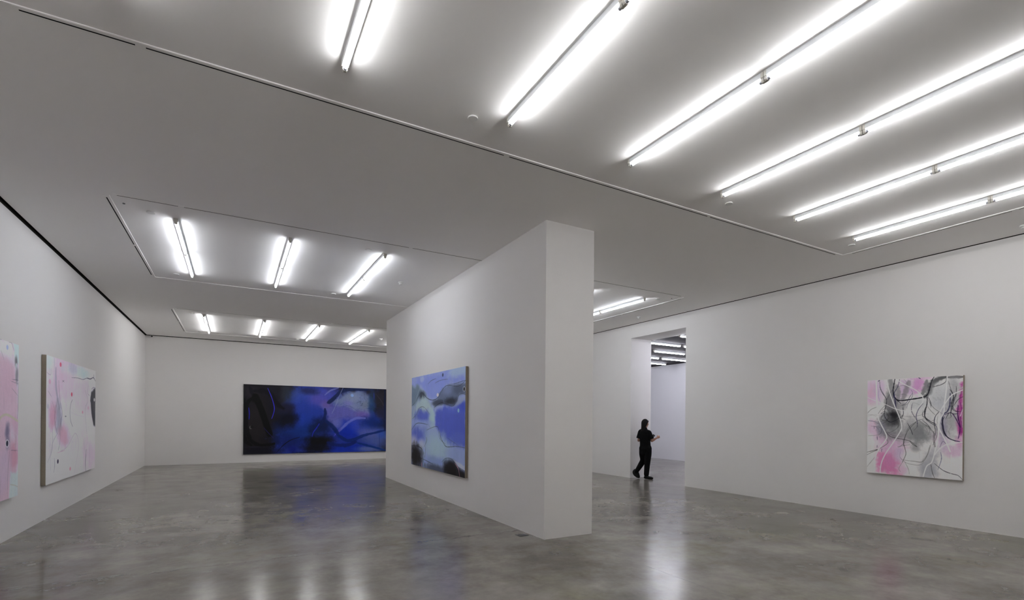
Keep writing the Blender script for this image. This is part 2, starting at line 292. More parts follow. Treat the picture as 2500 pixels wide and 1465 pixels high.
 ["s",[[-0.0,0.676],[0.207,0.626],[0.473,0.484],[0.761,0.39],[1.098,0.523],[1.447,0.582],[1.778,0.543],[1.989,0.419],[2.294,0.312],[2.906,0.354],[3.236,0.269]],0.0117,[26,32,48],0.85,0.3,0],
 ["s",[[2.392,0.299],[2.724,0.298],[2.995,0.278],[3.236,0.262]],0.0069,[26,32,48],0.9,0.3,0],
 ["s",[[1.559,0.75],[1.937,0.657],[2.245,0.685],[2.585,0.736],[2.771,0.677],[2.906,0.541],[3.083,0.504],[3.237,0.532]],0.0088,[26,32,48],0.8,0.3,0],
 ["s",[[1.614,0.731],[1.937,0.657],[2.144,0.668]],0.0169,[26,32,48],0.8,0.3,0],
 ["s",[[0.07,0.989],[0.341,0.903],[0.602,0.737],[0.916,0.731],[1.275,0.884]],0.0104,[26,32,48],0.6,0.3,0],
 ["s",[[-0.0,1.271],[0.341,1.115],[0.73,1.095],[1.157,1.124]],0.0103,[26,32,48],0.85,0.3,0],
 ["s",[[1.098,1.245],[1.724,1.153],[1.885,1.263],[1.991,1.391],[2.246,1.547],[2.539,1.55],[2.818,1.526],[3.239,1.533]],0.011,[26,32,48],0.8,0.3,0],
 ["s",[[1.157,0.216],[1.389,0.15],[1.669,0.128]],0.0078,[26,32,48],0.8,0.3,0],
 ["s",[[1.614,0.221],[1.937,0.182],[2.343,0.182]],0.0075,[26,32,48],0.6,0.3,0],
 ["s",[[0.0,1.651],[0.473,1.638],[0.793,1.703],[0.855,1.883]],0.0144,[26,32,48],0.9,0.3,0],
 ["s",[[0.793,1.908],[1.158,1.942],[1.504,1.974]],0.01,[26,32,48],0.85,0.3,0],
 ["s",[[1.068,1.406],[1.098,1.485],[0.947,1.634]],0.016,[26,32,48],0.55,0.3,0],
 ["s",[[1.038,1.609],[1.008,1.852]],0.0162,[26,32,48],0.4,0.3,0],
 ["s",[[2.043,1.893],[2.246,1.804],[2.539,1.783],[2.727,1.84],[2.909,1.912],[3.24,1.968]],0.0088,[26,32,48],0.8,0.3,0],
 ["s",[[1.832,1.265],[1.938,1.412],[2.246,1.51]],0.0094,[26,32,48],0.5,0.3,0],
 ["s",[[2.345,1.378],[2.908,1.504]],0.0052,[26,32,48],0.5,0.3,0],
 ["s",[[1.333,1.2],[1.157,1.084]],0.006,[26,32,48],0.4,0.3,0],
 ["s",[[0.57,0.3],[0.407,0.461],[0.207,0.668]],0.0126,[188,198,206],0.7,0.3,0],
 ["b",2.067,0.078,0.041,0.037,[50,60,92],1,0.12,0],
 ["b",3.177,0.425,0.06,0.049,[168,174,190],1,0.12,0],
 ["b",3.177,0.425,0.038,0.037,[12,14,24],1,0.12,0],
 ["b",2.911,0.828,0.045,0.04,[142,186,224],1,0.12,0],
 ["b",1.778,0.482,0.065,0.038,[202,196,204],1,0.12,0],
]),
'blush': (3.24, 2.1, [
 ["f",[200,197,208]],
 ["b",1.04,0.198,0.675,0.375,[203,174,194],0.85,1.0,0.35],
 ["b",2.308,0.765,0.567,0.546,[205,186,200],0.7,1.0,0.35],
 ["b",0.117,0.071,0.249,0.14,[186,202,208],0.8,1.0,0.35],
 ["b",1.849,0.133,0.872,0.107,[178,200,204],0.8,1.0,0.35],
 ["b",0.342,0.563,0.392,0.247,[198,176,196],0.6,1.0,0.35],
 ["b",1.512,0.437,0.492,0.461,[204,190,204],0.5,1.0,0.35],
 ["s",[[0.486,0.18],[0.508,0.492],[0.681,0.845]],0.0963,[140,136,156],0.55,0.7,0],
 ["b",0.668,1.016,0.182,0.235,[128,126,146],0.6,1.0,0.35],
 ["b",1.51,0.091,0.246,0.092,[170,165,185],0.5,1.0,0.35],
 ["b",0.33,0.996,0.182,0.185,[190,138,164],0.75,1.0,0.35],
 ["b",0.971,1.323,0.297,0.176,[196,150,172],0.75,1.0,0.35],
 ["b",2.81,1.791,0.515,0.286,[205,180,198],0.7,1.0,0.35],
 ["b",1.944,1.086,0.71,0.217,[208,204,212],0.6,1.0,0.35],
 ["b",0.756,1.878,0.783,0.216,[212,211,216],0.7,1.0,0.35],
 ["p",[[2.881,0.492],[3.113,0.402],[3.255,0.355],[3.264,1.214],[3.099,1.171],[2.927,0.96],[2.82,0.65]],[56,56,62],0.95,0.031,0.3],
 ["b",3.138,0.746,0.087,0.159,[90,88,92],0.5,1.0,0.35],
 ["b",3.148,0.626,0.054,0.037,[205,203,205],1,0.2,0],
 ["b",0.748,0.089,0.05,0.039,[204,92,124],1,0.15,0],
 ["b",1.44,0.579,0.049,0.039,[196,84,116],1,0.15,0],
 ["b",0.174,0.419,0.057,0.04,[216,160,182],1,0.15,0],
 ["b",0.088,0.826,0.05,0.04,[184,180,190],1,0.15,0],
 ["b",0.636,1.761,0.042,0.038,[28,24,58],1,0.15,0],
 ["b",1.376,1.953,0.048,0.034,[208,150,168],1,0.15,0],
 ["b",2.206,0.903,0.046,0.03,[204,150,172],1,0.15,0],
 ["b",2.649,0.809,0.05,0.036,[198,170,188],1,0.15,0],
 ["b",1.067,0.986,0.045,0.013,[130,130,140],1,0.15,0],
 ["s",[[0.644,0.368],[0.68,0.547],[0.751,0.758],[0.859,0.929],[0.753,1.145],[0.733,1.446],[0.649,1.57]],0.0109,[62,60,78],0.85,0.3,0],
 ["s",[[0.611,0.677],[0.442,0.975],[0.544,1.227],[0.613,1.292]],0.0084,[62,60,78],0.7,0.3,0],
 ["s",[[0.278,0.73],[0.442,0.891],[0.443,1.141]],0.0063,[62,60,78],0.5,0.3,0],
 ["s",[[1.489,0.676],[1.377,0.764],[1.337,0.901],[1.378,1.061],[1.517,1.177]],0.0114,[62,60,78],0.9,0.3,0],
 ["s",[[0.344,1.182],[0.313,1.531],[0.091,1.741]],0.0062,[62,60,78],0.6,0.3,0],
 ["s",[[0.579,1.291],[0.345,1.43],[0.281,1.632]],0.0062,[62,60,78],0.6,0.3,0],
 ["s",[[1.43,0.27],[1.849,0.247],[2.21,0.251],[2.544,0.199],[2.795,0.199],[3.057,0.163],[3.242,0.222]],0.0101,[62,60,78],0.8,0.3,0],
 ["s",[[2.544,0.204],[2.795,0.202],[3.057,0.157],[3.242,0.222]],0.0184,[62,60,78],0.9,0.3,0],
 ["s",[[3.088,0.092],[3.1,0.186]],0.0211,[62,60,78],0.95,0.3,0],
 ["s",[[0.445,1.695],[0.466,1.812],[0.413,1.932]],0.0105,[62,60,78],0.85,0.3,0],
 ["s",[[2.4,0.463],[2.597,0.657],[2.404,0.863],[2.554,1.343]],0.0075,[62,60,78],0.55,0.3,0],
 ["s",[[2.644,0.324],[2.596,0.505],[2.747,0.549]],0.0076,[62,60,78],0.5,0.3,0],
 ["s",[[2.955,0.593],[2.852,0.753],[3.012,0.96],[3.208,1.119]],0.0105,[62,60,78],0.7,0.3,0],
 ["s",[[0.966,0.346],[0.857,0.386]],0.0065,[62,60,78],0.8,0.3,0],
 ["s",[[0.857,0.354],[0.966,0.379]],0.0066,[62,60,78],0.8,0.3,0],
 ["s",[[0.025,0.28],[0.212,0.305],[0.244,0.201]],0.0061,[62,60,78],0.5,0.3,0],
 ["s",[[0.405,0.001],[0.406,0.187]],0.0062,[62,60,78],0.5,0.3,0],
 ["s",[[0.088,0.575],[0.277,0.668]],0.0061,[62,60,78],0.5,0.3,0],
 ["s",[[0.788,1.059],[0.825,1.232]],0.0087,[62,60,78],0.7,0.3,0],
 ["s",[[2.901,0.413],[3.059,0.365],[3.222,0.37]],0.0105,[62,60,78],0.6,0.3,0],
 ["s",[[2.313,1.461],[2.411,1.715]],0.0075,[62,60,78],0.4,0.3,0],
 ["s",[[2.808,1.531],[2.792,1.997]],0.0078,[62,60,78],0.4,0.3,0],
 ["s",[[0.216,1.343],[0.25,1.938]],0.0062,[62,60,78],0.4,0.3,0],
 ["s",[[2.508,1.658],[2.461,1.895],[2.482,2.099]],0.0202,[42,28,72],0.95,0.3,0],
 ["s",[[0.755,1.597],[1.2,1.532],[1.685,1.308],[1.947,1.496],[1.86,1.731],[1.623,2.091]],0.0072,[150,128,146],0.7,0.3,0],
 ["s",[[1.684,1.202],[2.034,1.237],[2.406,1.184]],0.017,[226,224,228],0.9,0.3,0],
 ["s",[[1.353,0.901],[1.855,0.966],[2.309,0.989]],0.0095,[180,176,200],0.6,0.3,0],
 ["s",[[0.615,1.611],[1.047,1.592]],0.0089,[180,130,150],0.6,0.3,0],
 ["s",[[2.314,1.511],[2.319,2.084]],0.01,[200,150,175],0.5,0.3,0],
]),
'rose': (3.24, 2.1, [
 ["f",[200,192,204]],
 ["b",1.2,0.7,0.8,0.5,[198,170,188],0.7,1.0,0.3],
 ["b",0.6,1.5,0.5,0.5,[196,178,196],0.7,1.0,0.3],
 ["b",1.9,1.6,0.5,0.4,[206,206,212],0.7,1.0,0.3],
 ["s",[[0.3,0.3],[0.5,0.9],[0.9,1.2],[1.1,1.9]],0.012,[62,60,78],0.7,0.3,0],
 ["s",[[1.5,0.2],[1.6,0.8],[1.9,1.3],[1.8,1.9]],0.012,[62,60,78],0.7,0.3,0],
 ["s",[[0.8,0.4],[1.3,0.5],[1.9,0.4],[2.3,0.6]],0.05,[185,178,165],0.9,0.3,0],
 ["p",[[2.334,0.048],[3.033,-0.011],[3.078,0.14],[2.87,0.215],[2.333,0.219]],[206,203,210],0.9,0.043,0.3],
 ["p",[[2.333,0.233],[2.829,0.217],[3.059,0.312],[3.207,0.673],[3.214,1.065],[3.004,1.123],[2.967,1.692],[2.928,2.137],[2.323,2.046]],[196,170,186],0.92,0.057,0.3],
 ["b",2.852,0.553,0.246,0.247,[196,164,182],0.5,1.0,0.35],
 ["p",[[3.042,-0.012],[3.257,-0.014],[3.245,0.256],[3.122,0.231]],[186,204,206],0.95,0.023,0.3],
 ["b",3.105,1.555,0.151,0.2,[190,138,160],0.85,1.0,0.35],
 ["p",[[2.968,1.75],[3.258,1.781],[3.249,2.115],[2.946,2.122]],[190,202,204],0.97,0.025,0.3],
 ["b",2.715,1.698,0.245,0.29,[188,172,194],0.6,1.0,0.35],
 ["b",3.135,1.128,0.11,0.098,[190,150,172],0.6,1.0,0.35],
 ["b",3.148,0.237,0.052,0.075,[92,92,98],0.85,1.0,0.35],
 ["b",3.157,0.295,0.03,0.035,[190,200,205],0.9,0.5,0],
 ["b",3.177,0.434,0.044,0.111,[110,110,120],0.75,1.0,0.35],
 ["b",2.857,1.196,0.071,0.112,[96,92,124],0.8,1.0,0.35],
 ["b",2.87,1.309,0.059,0.112,[120,112,140],0.6,1.0,0.35],
 ["s",[[2.402,1.22],[2.555,1.09],[2.673,0.998],[2.876,0.978],[3.223,1.062]],0.0341,[184,178,164],0.95,0.25,0],
 ["s",[[2.969,1.916],[3.147,1.95],[3.261,1.991]],0.0102,[170,165,155],0.9,0.3,0],
 ["b",2.858,1.357,0.059,0.053,[205,205,212],0.9,0.2,0],
 ["b",2.858,1.357,0.038,0.039,[16,16,44],1,0.15,0],
 ["b",2.84,0.08,0.036,0.033,[164,174,204],1,0.2,0],
 ["s",[[2.48,0.035],[2.555,0.012],[2.728,-0.015]],0.0058,[62,60,78],0.9,0.3,0],
 ["s",[[2.888,0.001],[2.992,0.008],[3.056,0.095]],0.0046,[62,60,78],0.7,0.3,0],
 ["s",[[3.236,0.512],[3.228,0.836],[3.213,1.032]],0.0082,[62,60,78],0.8,0.3,0],
 ["s",[[2.941,1.233],[2.956,1.396],[2.915,1.604],[2.883,1.798],[2.877,2.129]],0.0066,[62,60,78],0.5,0.3,0],
 ["s",[[2.997,0.495],[3.258,0.49]],0.0048,[62,60,78],0.8,0.3,0],
 ["s",[[2.955,0.519],[3.236,0.544]],0.0048,[62,60,78],0.6,0.3,0],
 ["s",[[2.998,0.612],[3.217,0.706]],0.0049,[62,60,78],0.5,0.3,0],
 ["s",[[2.631,0.14],[2.73,0.253]],0.0045,[62,60,78],0.5,0.3,0],
 ["s",[[2.731,0.678],[2.745,0.91]],0.0047,[62,60,78],0.3,0.3,0],
 ["s",[[2.986,1.455],[3.23,1.473]],0.005,[62,60,78],0.7,0.3,0],
 ["s",[[2.555,1.213],[2.634,1.264]],0.0062,[62,60,78],0.6,0.3,0],
 ["s",[[2.555,2.065],[2.627,2.051]],0.0097,[62,60,78],0.8,0.3,0],
 ["s",[[2.655,1.772],[2.643,2.078]],0.0049,[62,60,78],0.4,0.3,0],
 ["s",[[3.159,1.26],[3.14,1.491]],0.005,[62,60,78],0.4,0.3,0],
]),
'night': (5.9, 2.635, [
 ["f",[24,22,28]],
 ["b",0.388,1.364,0.365,0.727,[34,31,33],0.9,1.0,0.35],
 ["b",0.221,0.28,0.234,0.217,[40,37,44],0.7,1.0,0.35],
 ["b",1.177,0.988,0.291,0.742,[24,22,34],0.8,1.0,0.35],
 ["b",1.472,0.336,0.227,0.498,[44,50,62],0.9,1.0,0.35],
 ["b",0.958,0.254,0.265,0.196,[26,28,42],0.6,1.0,0.35],
 ["p",[[1.816,0.049],[3.549,-0.005],[5.112,0.003],[4.842,2.691],[0.994,2.618],[1.174,2.102],[1.31,1.681],[1.629,1.331],[1.698,0.98],[1.584,0.832],[1.768,0.527]],[34,54,150],0.97,0.226,0.6],
 ["b",1.861,0.424,0.208,0.302,[66,84,140],0.7,1.0,0.35],
 ["b",2.211,0.516,0.518,0.431,[56,80,178],0.8,1.0,0.35],
 ["b",2.21,1.023,0.753,0.508,[32,58,160],0.8,1.0,0.35],
 ["b",1.974,1.43,0.466,0.328,[26,58,164],0.7,1.0,0.35],
 ["b",2.808,0.345,0.533,0.386,[78,84,184],0.8,1.0,0.35],
 ["b",2.639,0.581,0.312,0.231,[90,80,176],0.5,1.0,0.35],
 ["p",[[2.807,0.705],[3.298,0.695],[3.801,0.736],[4.63,0.935],[4.525,1.258],[3.8,1.37],[3.297,1.633],[3.001,1.374],[2.904,0.961]],[98,98,176],0.9,0.154,0.3],
 ["b",2.929,0.703,0.195,0.155,[110,88,160],0.6,1.0,0.35],
 ["b",4.367,1.072,0.287,0.187,[112,92,172],0.7,1.0,0.35],
 ["p",[[3.051,0.648],[3.298,0.434],[3.548,0.218],[3.929,0.086],[4.368,0.097],[4.657,0.288],[4.737,0.609],[4.578,0.935],[4.185,0.915],[3.801,0.736],[3.298,0.669]],[120,134,174],0.95,0.117,0.3],
 ["b",3.801,0.631,0.178,0.132,[118,120,190],0.7,1.0,0.35],
 ["b",4.472,0.669,0.184,0.188,[112,122,140],0.6,1.0,0.35],
 ["b",4.005,0.414,0.257,0.185,[136,150,184],0.6,1.0,0.35],
 ["b",4.004,1.634,0.72,0.345,[30,58,186],0.85,1.0,0.35],
 ["b",3.927,1.846,0.512,0.291,[8,40,166],0.8,1.0,0.35],
 ["b",4.289,1.634,0.365,0.267,[66,82,184],0.6,1.0,0.35],
 ["b",3.297,1.477,0.248,0.209,[110,116,190],0.7,1.0,0.35],
 ["b",1.765,1.883,0.691,0.402,[16,44,122],0.85,1.0,0.35],
 ["b",1.626,2.233,0.504,0.301,[14,30,96],0.8,1.0,0.35],
 ["b",2.208,1.81,0.589,0.229,[18,50,130],0.7,1.0,0.35],
 ["b",1.694,2.485,0.184,0.176,[16,28,120],0.8,1.0,0.35],
 ["b",4.923,2.123,0.591,0.461,[76,94,164],0.9,1.0,0.35],
 ["b",4.71,1.823,0.425,0.216,[90,100,176],0.6,1.0,0.35],
 ["b",5.193,1.881,0.217,0.218,[50,84,180],0.7,1.0,0.35],
 ["b",3.798,2.506,1.019,0.238,[14,44,168],0.9,1.0,0.35],
 ["b",4.577,2.523,0.476,0.108,[110,124,176],0.7,1.0,0.35],
 ["b",4.843,1.418,0.481,0.244,[14,40,110],0.85,1.0,0.35],
 ["p",[[4.342,0.037],[5.384,0.006],[5.384,1.197],[4.95,1.038],[4.843,0.661],[4.684,0.261]],[36,35,46],0.95,0.16,0.3],
 ["b",4.737,0.609,0.133,0.512,[38,70,112],0.75,1.0,0.35],
 ["b",5.193,1.035,0.217,0.245,[30,34,70],0.7,1.0,0.35],
 ["b",2.306,0.17,0.331,0.14,[34,42,92],0.85,1.0,0.35],
 ["b",1.537,1.332,0.319,0.275,[8,10,26],0.95,1.0,0.35],
 ["b",1.47,0.884,0.272,0.174,[28,26,44],0.8,1.0,0.35],
 ["b",2.708,2.147,0.459,0.219,[4,6,14],1,1.0,0.35],
 ["b",2.563,2.453,0.552,0.192,[6,8,20],0.95,1.0,0.35],
 ["b",2.757,1.607,0.315,0.335,[12,26,66],0.9,1.0,0.35],
 ["b",2.445,1.735,0.191,0.179,[12,34,84],0.8,1.0,0.35],
 ["b",2.206,2.649,0.471,0.076,[6,10,30],0.8,1.0,0.35],
 ["b",0.73,2.537,0.656,0.147,[14,14,30],0.7,1.0,0.35],
 ["s",[[0.37,0.25],[0.521,0.245],[0.694,0.239],[0.957,0.402],[1.156,0.741],[1.357,0.886]],0.1843,[14,12,22],0.85,0.5,0],
 ["s",[[0.2,0.112],[0.285,0.326],[0.391,0.468]],0.1207,[18,16,26],0.8,0.5,0],
 ["s",[[0.412,0.443],[0.177,0.618],[0.091,0.909],[0.079,1.366],[0.14,1.848],[0.299,2.163],[0.622,2.302],[1.04,2.248]],0.1495,[6,6,9],0.95,0.35,0],
 ["s",[[0.019,0.574],[0.025,1.727],[0.065,2.112],[0.256,2.284]],0.1444,[4,4,6],0.95,0.4,0],
 ["s",[[0.391,0.443],[0.605,0.973],[0.886,1.877]],0.2144,[4,4,6],0.97,0.22,0],
 ["b",0.369,0.589,0.107,0.097,[8,8,10],0.9,1.0,0.35],
 ["s",[[3.051,0.609],[3.299,0.356],[3.549,0.139],[3.929,0.057],[4.525,0.03]],0.1362,[24,38,84],0.9,0.25,0],
 ["s",[[3.002,0.624],[3.274,0.435]],0.1562,[24,38,84],0.8,0.3,0],
 ["s",[[2.881,0.317],[3.101,0.129],[3.399,0.014]],0.0674,[116,124,194],0.8,0.4,0],
 ["s",[[3.579,0.007],[3.398,0.431],[3.273,0.799],[3.149,1.062]],0.026,[126,138,184],0.85,0.3,0],
 ["s",[[3.296,1.894],[3.546,1.66],[3.8,1.423],[4.107,1.248],[4.472,1.237]],0.1109,[106,116,200],0.85,0.5,0],
 ["s",[[3.246,1.972],[3.496,1.686]],0.0524,[80,70,205],0.7,0.5,0],
 ["s",[[3.197,1.685],[3.421,1.948],[3.748,2.161],[4.055,2.112],[4.445,1.956],[5.33,1.745]],0.1329,[10,38,108],0.85,0.3,0],
 ["s",[[3.0,2.229],[3.345,2.339],[3.748,2.346],[4.107,2.219]],0.1584,[10,30,96],0.8,0.4,0],
 ["s",[[4.158,2.26],[4.709,2.417],[5.357,2.608]],0.0918,[10,46,122],0.9,0.3,0],
 ["s",[[2.885,0.884],[2.892,1.116],[2.806,1.375],[2.565,1.607],[2.326,1.785]],0.1289,[12,30,84],0.85,0.35,0],
 ["s",[[2.928,1.374],[3.198,1.607],[3.396,1.843]],0.1562,[10,34,96],0.8,0.4,0],
 ["s",[[0.811,0.125],[0.957,0.5],[1.044,0.867],[1.01,1.114],[0.954,1.287]],0.0296,[54,52,222],0.95,0.3,0],
 ["s",[[0.172,0.883],[0.196,1.1],[0.185,1.317]],0.0265,[32,30,206],0.9,0.4,0],
 ["s",[[0.69,1.631],[0.82,1.803],[1.018,2.026]],0.0196,[44,34,120],0.8,0.4,0],
 ["s",[[2.673,1.479],[2.564,1.658],[2.457,1.812],[2.409,1.99]],0.0384,[36,44,205],0.85,0.4,0],
 ["s",[[1.128,2.601],[1.353,2.328],[1.626,2.12],[1.95,2.006]],0.0276,[4,6,22],0.9,0.3,0],
 ["s",[[3.173,1.347],[3.547,1.214],[4.056,1.156]],0.0131,[60,80,160],0.6,0.3,0],
 ["s",[[3.699,0.712],[3.928,0.787],[4.185,0.968]],0.0159,[70,84,140],0.7,0.3,0],
 ["s",[[4.83,0.175],[4.843,0.445]],0.027,[44,60,190],0.7,0.5,0],
 ["s",[[4.897,0.2],[5.139,0.491],[5.302,0.815]],0.0381,[60,54,66],0.6,0.5,0],
 ["s",[[5.071,1.853],[5.085,2.561]],0.0164,[16,36,110],0.7,0.3,0],
 ["s",[[5.289,0.01],[5.308,1.744]],0.0821,[14,24,66],0.8,0.4,0],
 ["s",[[0.001,2.363],[0.731,2.366]],0.0196,[40,48,64],0.6,0.4,0],
 ["s",[[4.278,0.43],[4.263,0.378],[4.215,0.417]],0.0107,[62,72,98],0.55,0.3,0],
 ["s",[[4.499,0.743],[4.458,0.749],[4.466,0.694]],0.008,[62,72,98],0.55,0.3,0],
 ["s",[[4.287,0.832],[4.218,0.855],[4.252,0.799]],0.008,[62,72,98],0.55,0.3,0],
 ["s",[[4.306,0.68],[4.34,0.733],[4.362,0.617]],0.016,[62,72,98],0.55,0.3,0],
 ["s",[[4.317,0.565],[4.281,0.528],[4.285,0.632]],0.016,[62,72,98],0.55,0.3,0],
 ["s",[[4.515,0.377],[4.484,0.408],[4.487,0.417]],0.008,[62,72,98],0.55,0.3,0],
 ["s",[[4.347,0.666],[4.337,0.616],[4.319,0.713]],0.008,[62,72,98],0.55,0.3,0],
 ["s",[[4.217,0.604],[4.29,0.605],[4.239,0.633]],0.008,[62,72,98],0.55,0.3,0],
 ["s",[[4.577,0.466],[4.564,0.422],[4.596,0.432]],0.0107,[62,72,98],0.55,0.3,0],
 ["s",[[4.356,0.661],[4.375,0.615],[4.33,0.712]],0.016,[62,72,98],0.55,0.3,0],
 ["s",[[4.275,0.747],[4.291,0.708],[4.25,0.7]],0.0107,[62,72,98],0.55,0.3,0],
 ["s",[[4.196,0.553],[4.135,0.624],[4.165,0.58]],0.0106,[62,72,98],0.55,0.3,0],
 ["s",[[4.193,0.521],[4.26,0.56],[4.18,0.587]],0.016,[62,72,98],0.55,0.3,0],
 ["s",[[4.452,0.413],[4.469,0.471],[4.421,0.376]],0.0161,[62,72,98],0.55,0.3,0],
 ["s",[[4.563,0.532],[4.49,0.465],[4.514,0.576]],0.0107,[62,72,98],0.55,0.3,0],
 ["s",[[4.577,0.648],[4.568,0.604],[4.638,0.588]],0.0081,[62,72,98],0.55,0.3,0],
 ["b",3.941,0.305,0.061,0.063,[142,172,216],1,0.2,0],
 ["b",0.248,1.623,0.055,0.063,[84,84,84],1,0.3,0],
 ["b",0.284,1.607,0.051,0.058,[26,24,26],1,0.3,0],
]),
}

# ------------------------------------------------------------------ helpers
def lin(c):
    c = c / 255.0
    return c / 12.92 if c <= 0.04045 else ((c + 0.055) / 1.055) ** 2.4

def rgb(r, g, b, k=1.0):
    return (lin(r) * k, lin(g) * k, lin(b) * k, 1)

def new_mat(name):
    mt = bpy.data.materials.new(name)
    mt.use_nodes = True
    nt = mt.node_tree
    return mt, nt, nt.nodes['Principled BSDF'], nt.nodes, nt.links

def plain(name, col, rough=0.6, spec=0.5, metal=0.0, noise=0.03, scale=8.0, bump=0.0):
    mt, nt, b, N, L = new_mat(name)
    tc = N.new('ShaderNodeTexCoord')
    nz = N.new('ShaderNodeTexNoise')
    nz.inputs['Scale'].default_value = scale
    nz.inputs['Detail'].default_value = 4
    L.new(tc.outputs['Object'], nz.inputs['Vector'])
    mx = N.new('ShaderNodeMix')
    mx.data_type = 'RGBA'
    mx.inputs['A'].default_value = tuple(v * (1 - noise) for v in col[:3]) + (1,)
    mx.inputs['B'].default_value = tuple(min(1, v * (1 + noise)) for v in col[:3]) + (1,)
    L.new(nz.outputs['Fac'], mx.inputs['Factor'])
    L.new(mx.outputs['Result'], b.inputs['Base Color'])
    b.inputs['Roughness'].default_value = rough
    b.inputs['Specular IOR Level'].default_value = spec
    b.inputs['Metallic'].default_value = metal
    if bump:
        bp = N.new('ShaderNodeBump')
        bp.inputs['Strength'].default_value = bump
        bp.inputs['Distance'].default_value = 0.002
        n2 = N.new('ShaderNodeTexNoise')
        n2.inputs['Scale'].default_value = scale * 12
        L.new(tc.outputs['Object'], n2.inputs['Vector'])
        L.new(n2.outputs['Fac'], bp.inputs['Height'])
        L.new(bp.outputs['Normal'], b.inputs['Normal'])
    return mt

def emissive(name, col, strength):
    mt, nt, b, N, L = new_mat(name)
    b.inputs['Base Color'].default_value = (0.9, 0.9, 0.9, 1)
    b.inputs['Emission Color'].default_value = col
    b.inputs['Emission Strength'].default_value = strength
    return mt

M = {}
M['wall'] = plain('white_wall_paint', (0.78, 0.767, 0.757, 1), 0.8, 0.15, noise=0.006, scale=1.5)
M['ceiling'] = plain('white_ceiling_paint', (0.95, 0.938, 0.928, 1), 0.85, 0.1, noise=0.012, scale=1.0)
M['annex_wall'] = plain('cool_white_wall_paint', (0.80, 0.80, 0.83, 1), 0.75, 0.25, noise=0.012, scale=1.5)
M['gap'] = plain('painted_gap_shade', (0.010, 0.008, 0.006, 1), 0.9, 0.1)  # black that paints in the shade of recesses
M['frame'] = plain('diffuser_frame_paint', (0.93, 0.92, 0.90, 1), 0.7, 0.2)
M['slot'] = plain('dark_slot', (0.006, 0.006, 0.006, 1), 0.8, 0.1)
M['batten'] = plain('batten_enamel', (0.74, 0.76, 0.78, 1), 0.45, 0.4)
M['holder'] = plain('lampholder_plastic', (0.62, 0.60, 0.55, 1), 0.5, 0.4)
M['tube'] = emissive('tube_neutral', (0.985, 0.985, 0.995, 1), LAMP)
M['tube_cool'] = emissive('tube_cool', (0.91, 0.94, 1.0, 1), LAMP)
M['tube_annex'] = emissive('tube_annex', (0.90, 0.90, 1.0, 1), LAMP * 1.35)
M['dark_ceiling'] = plain('dark_slab', (0.034, 0.030, 0.034, 1), 0.8, 0.2, noise=0.5, scale=3.0, bump=0.3)
M['plastic'] = plain('white_plastic', (0.72, 0.72, 0.71, 1), 0.4, 0.5)
M['cap_metal'] = plain('tube_cap_metal', (0.45, 0.46, 0.52, 1), 0.35, 0.5, metal=0.7)
M['cap'] = plain('cover_paint', (0.80, 0.80, 0.79, 1), 0.5, 0.4)
M['lens'] = plain('black_lens', (0.01, 0.01, 0.012, 1), 0.15, 0.6)
M['steel'] = plain('grey_steel', (0.16, 0.165, 0.175, 1), 0.38, 0.5, metal=0.6, noise=0.1)
M['linen'] = plain('raw_linen', (0.33, 0.285, 0.225, 1), 0.9, 0.1, noise=0.15, scale=120, bump=0.3)
M['pale_edge'] = plain('pale_canvas_edge', (0.42, 0.38, 0.32, 1), 0.9, 0.1, noise=0.1, scale=120, bump=0.3)
M['dark_edge'] = plain('dark_canvas_edge', (0.02, 0.02, 0.024, 1), 0.9, 0.1, noise=0.1, scale=60)
M['cloth'] = plain('black_cotton', (0.0045, 0.0045, 0.005, 1), 0.9, 0.12, noise=0.3, scale=30)
M['shoe'] = plain('black_leather', (0.004, 0.004, 0.004, 1), 0.6, 0.25)
M['hair'] = plain('black_hair', (0.004, 0.003, 0.0028, 1), 0.65, 0.2, noise=0.4, scale=60)
M['skin'] = plain('skin', (0.36, 0.19, 0.13, 1), 0.55, 0.4, noise=0.08, scale=20)
M['lips'] = plain('lips', (0.25, 0.09, 0.08, 1), 0.5, 0.4)
M['sole'] = plain('shoe_sole', (0.02, 0.02, 0.02, 1), 0.8, 0.2)

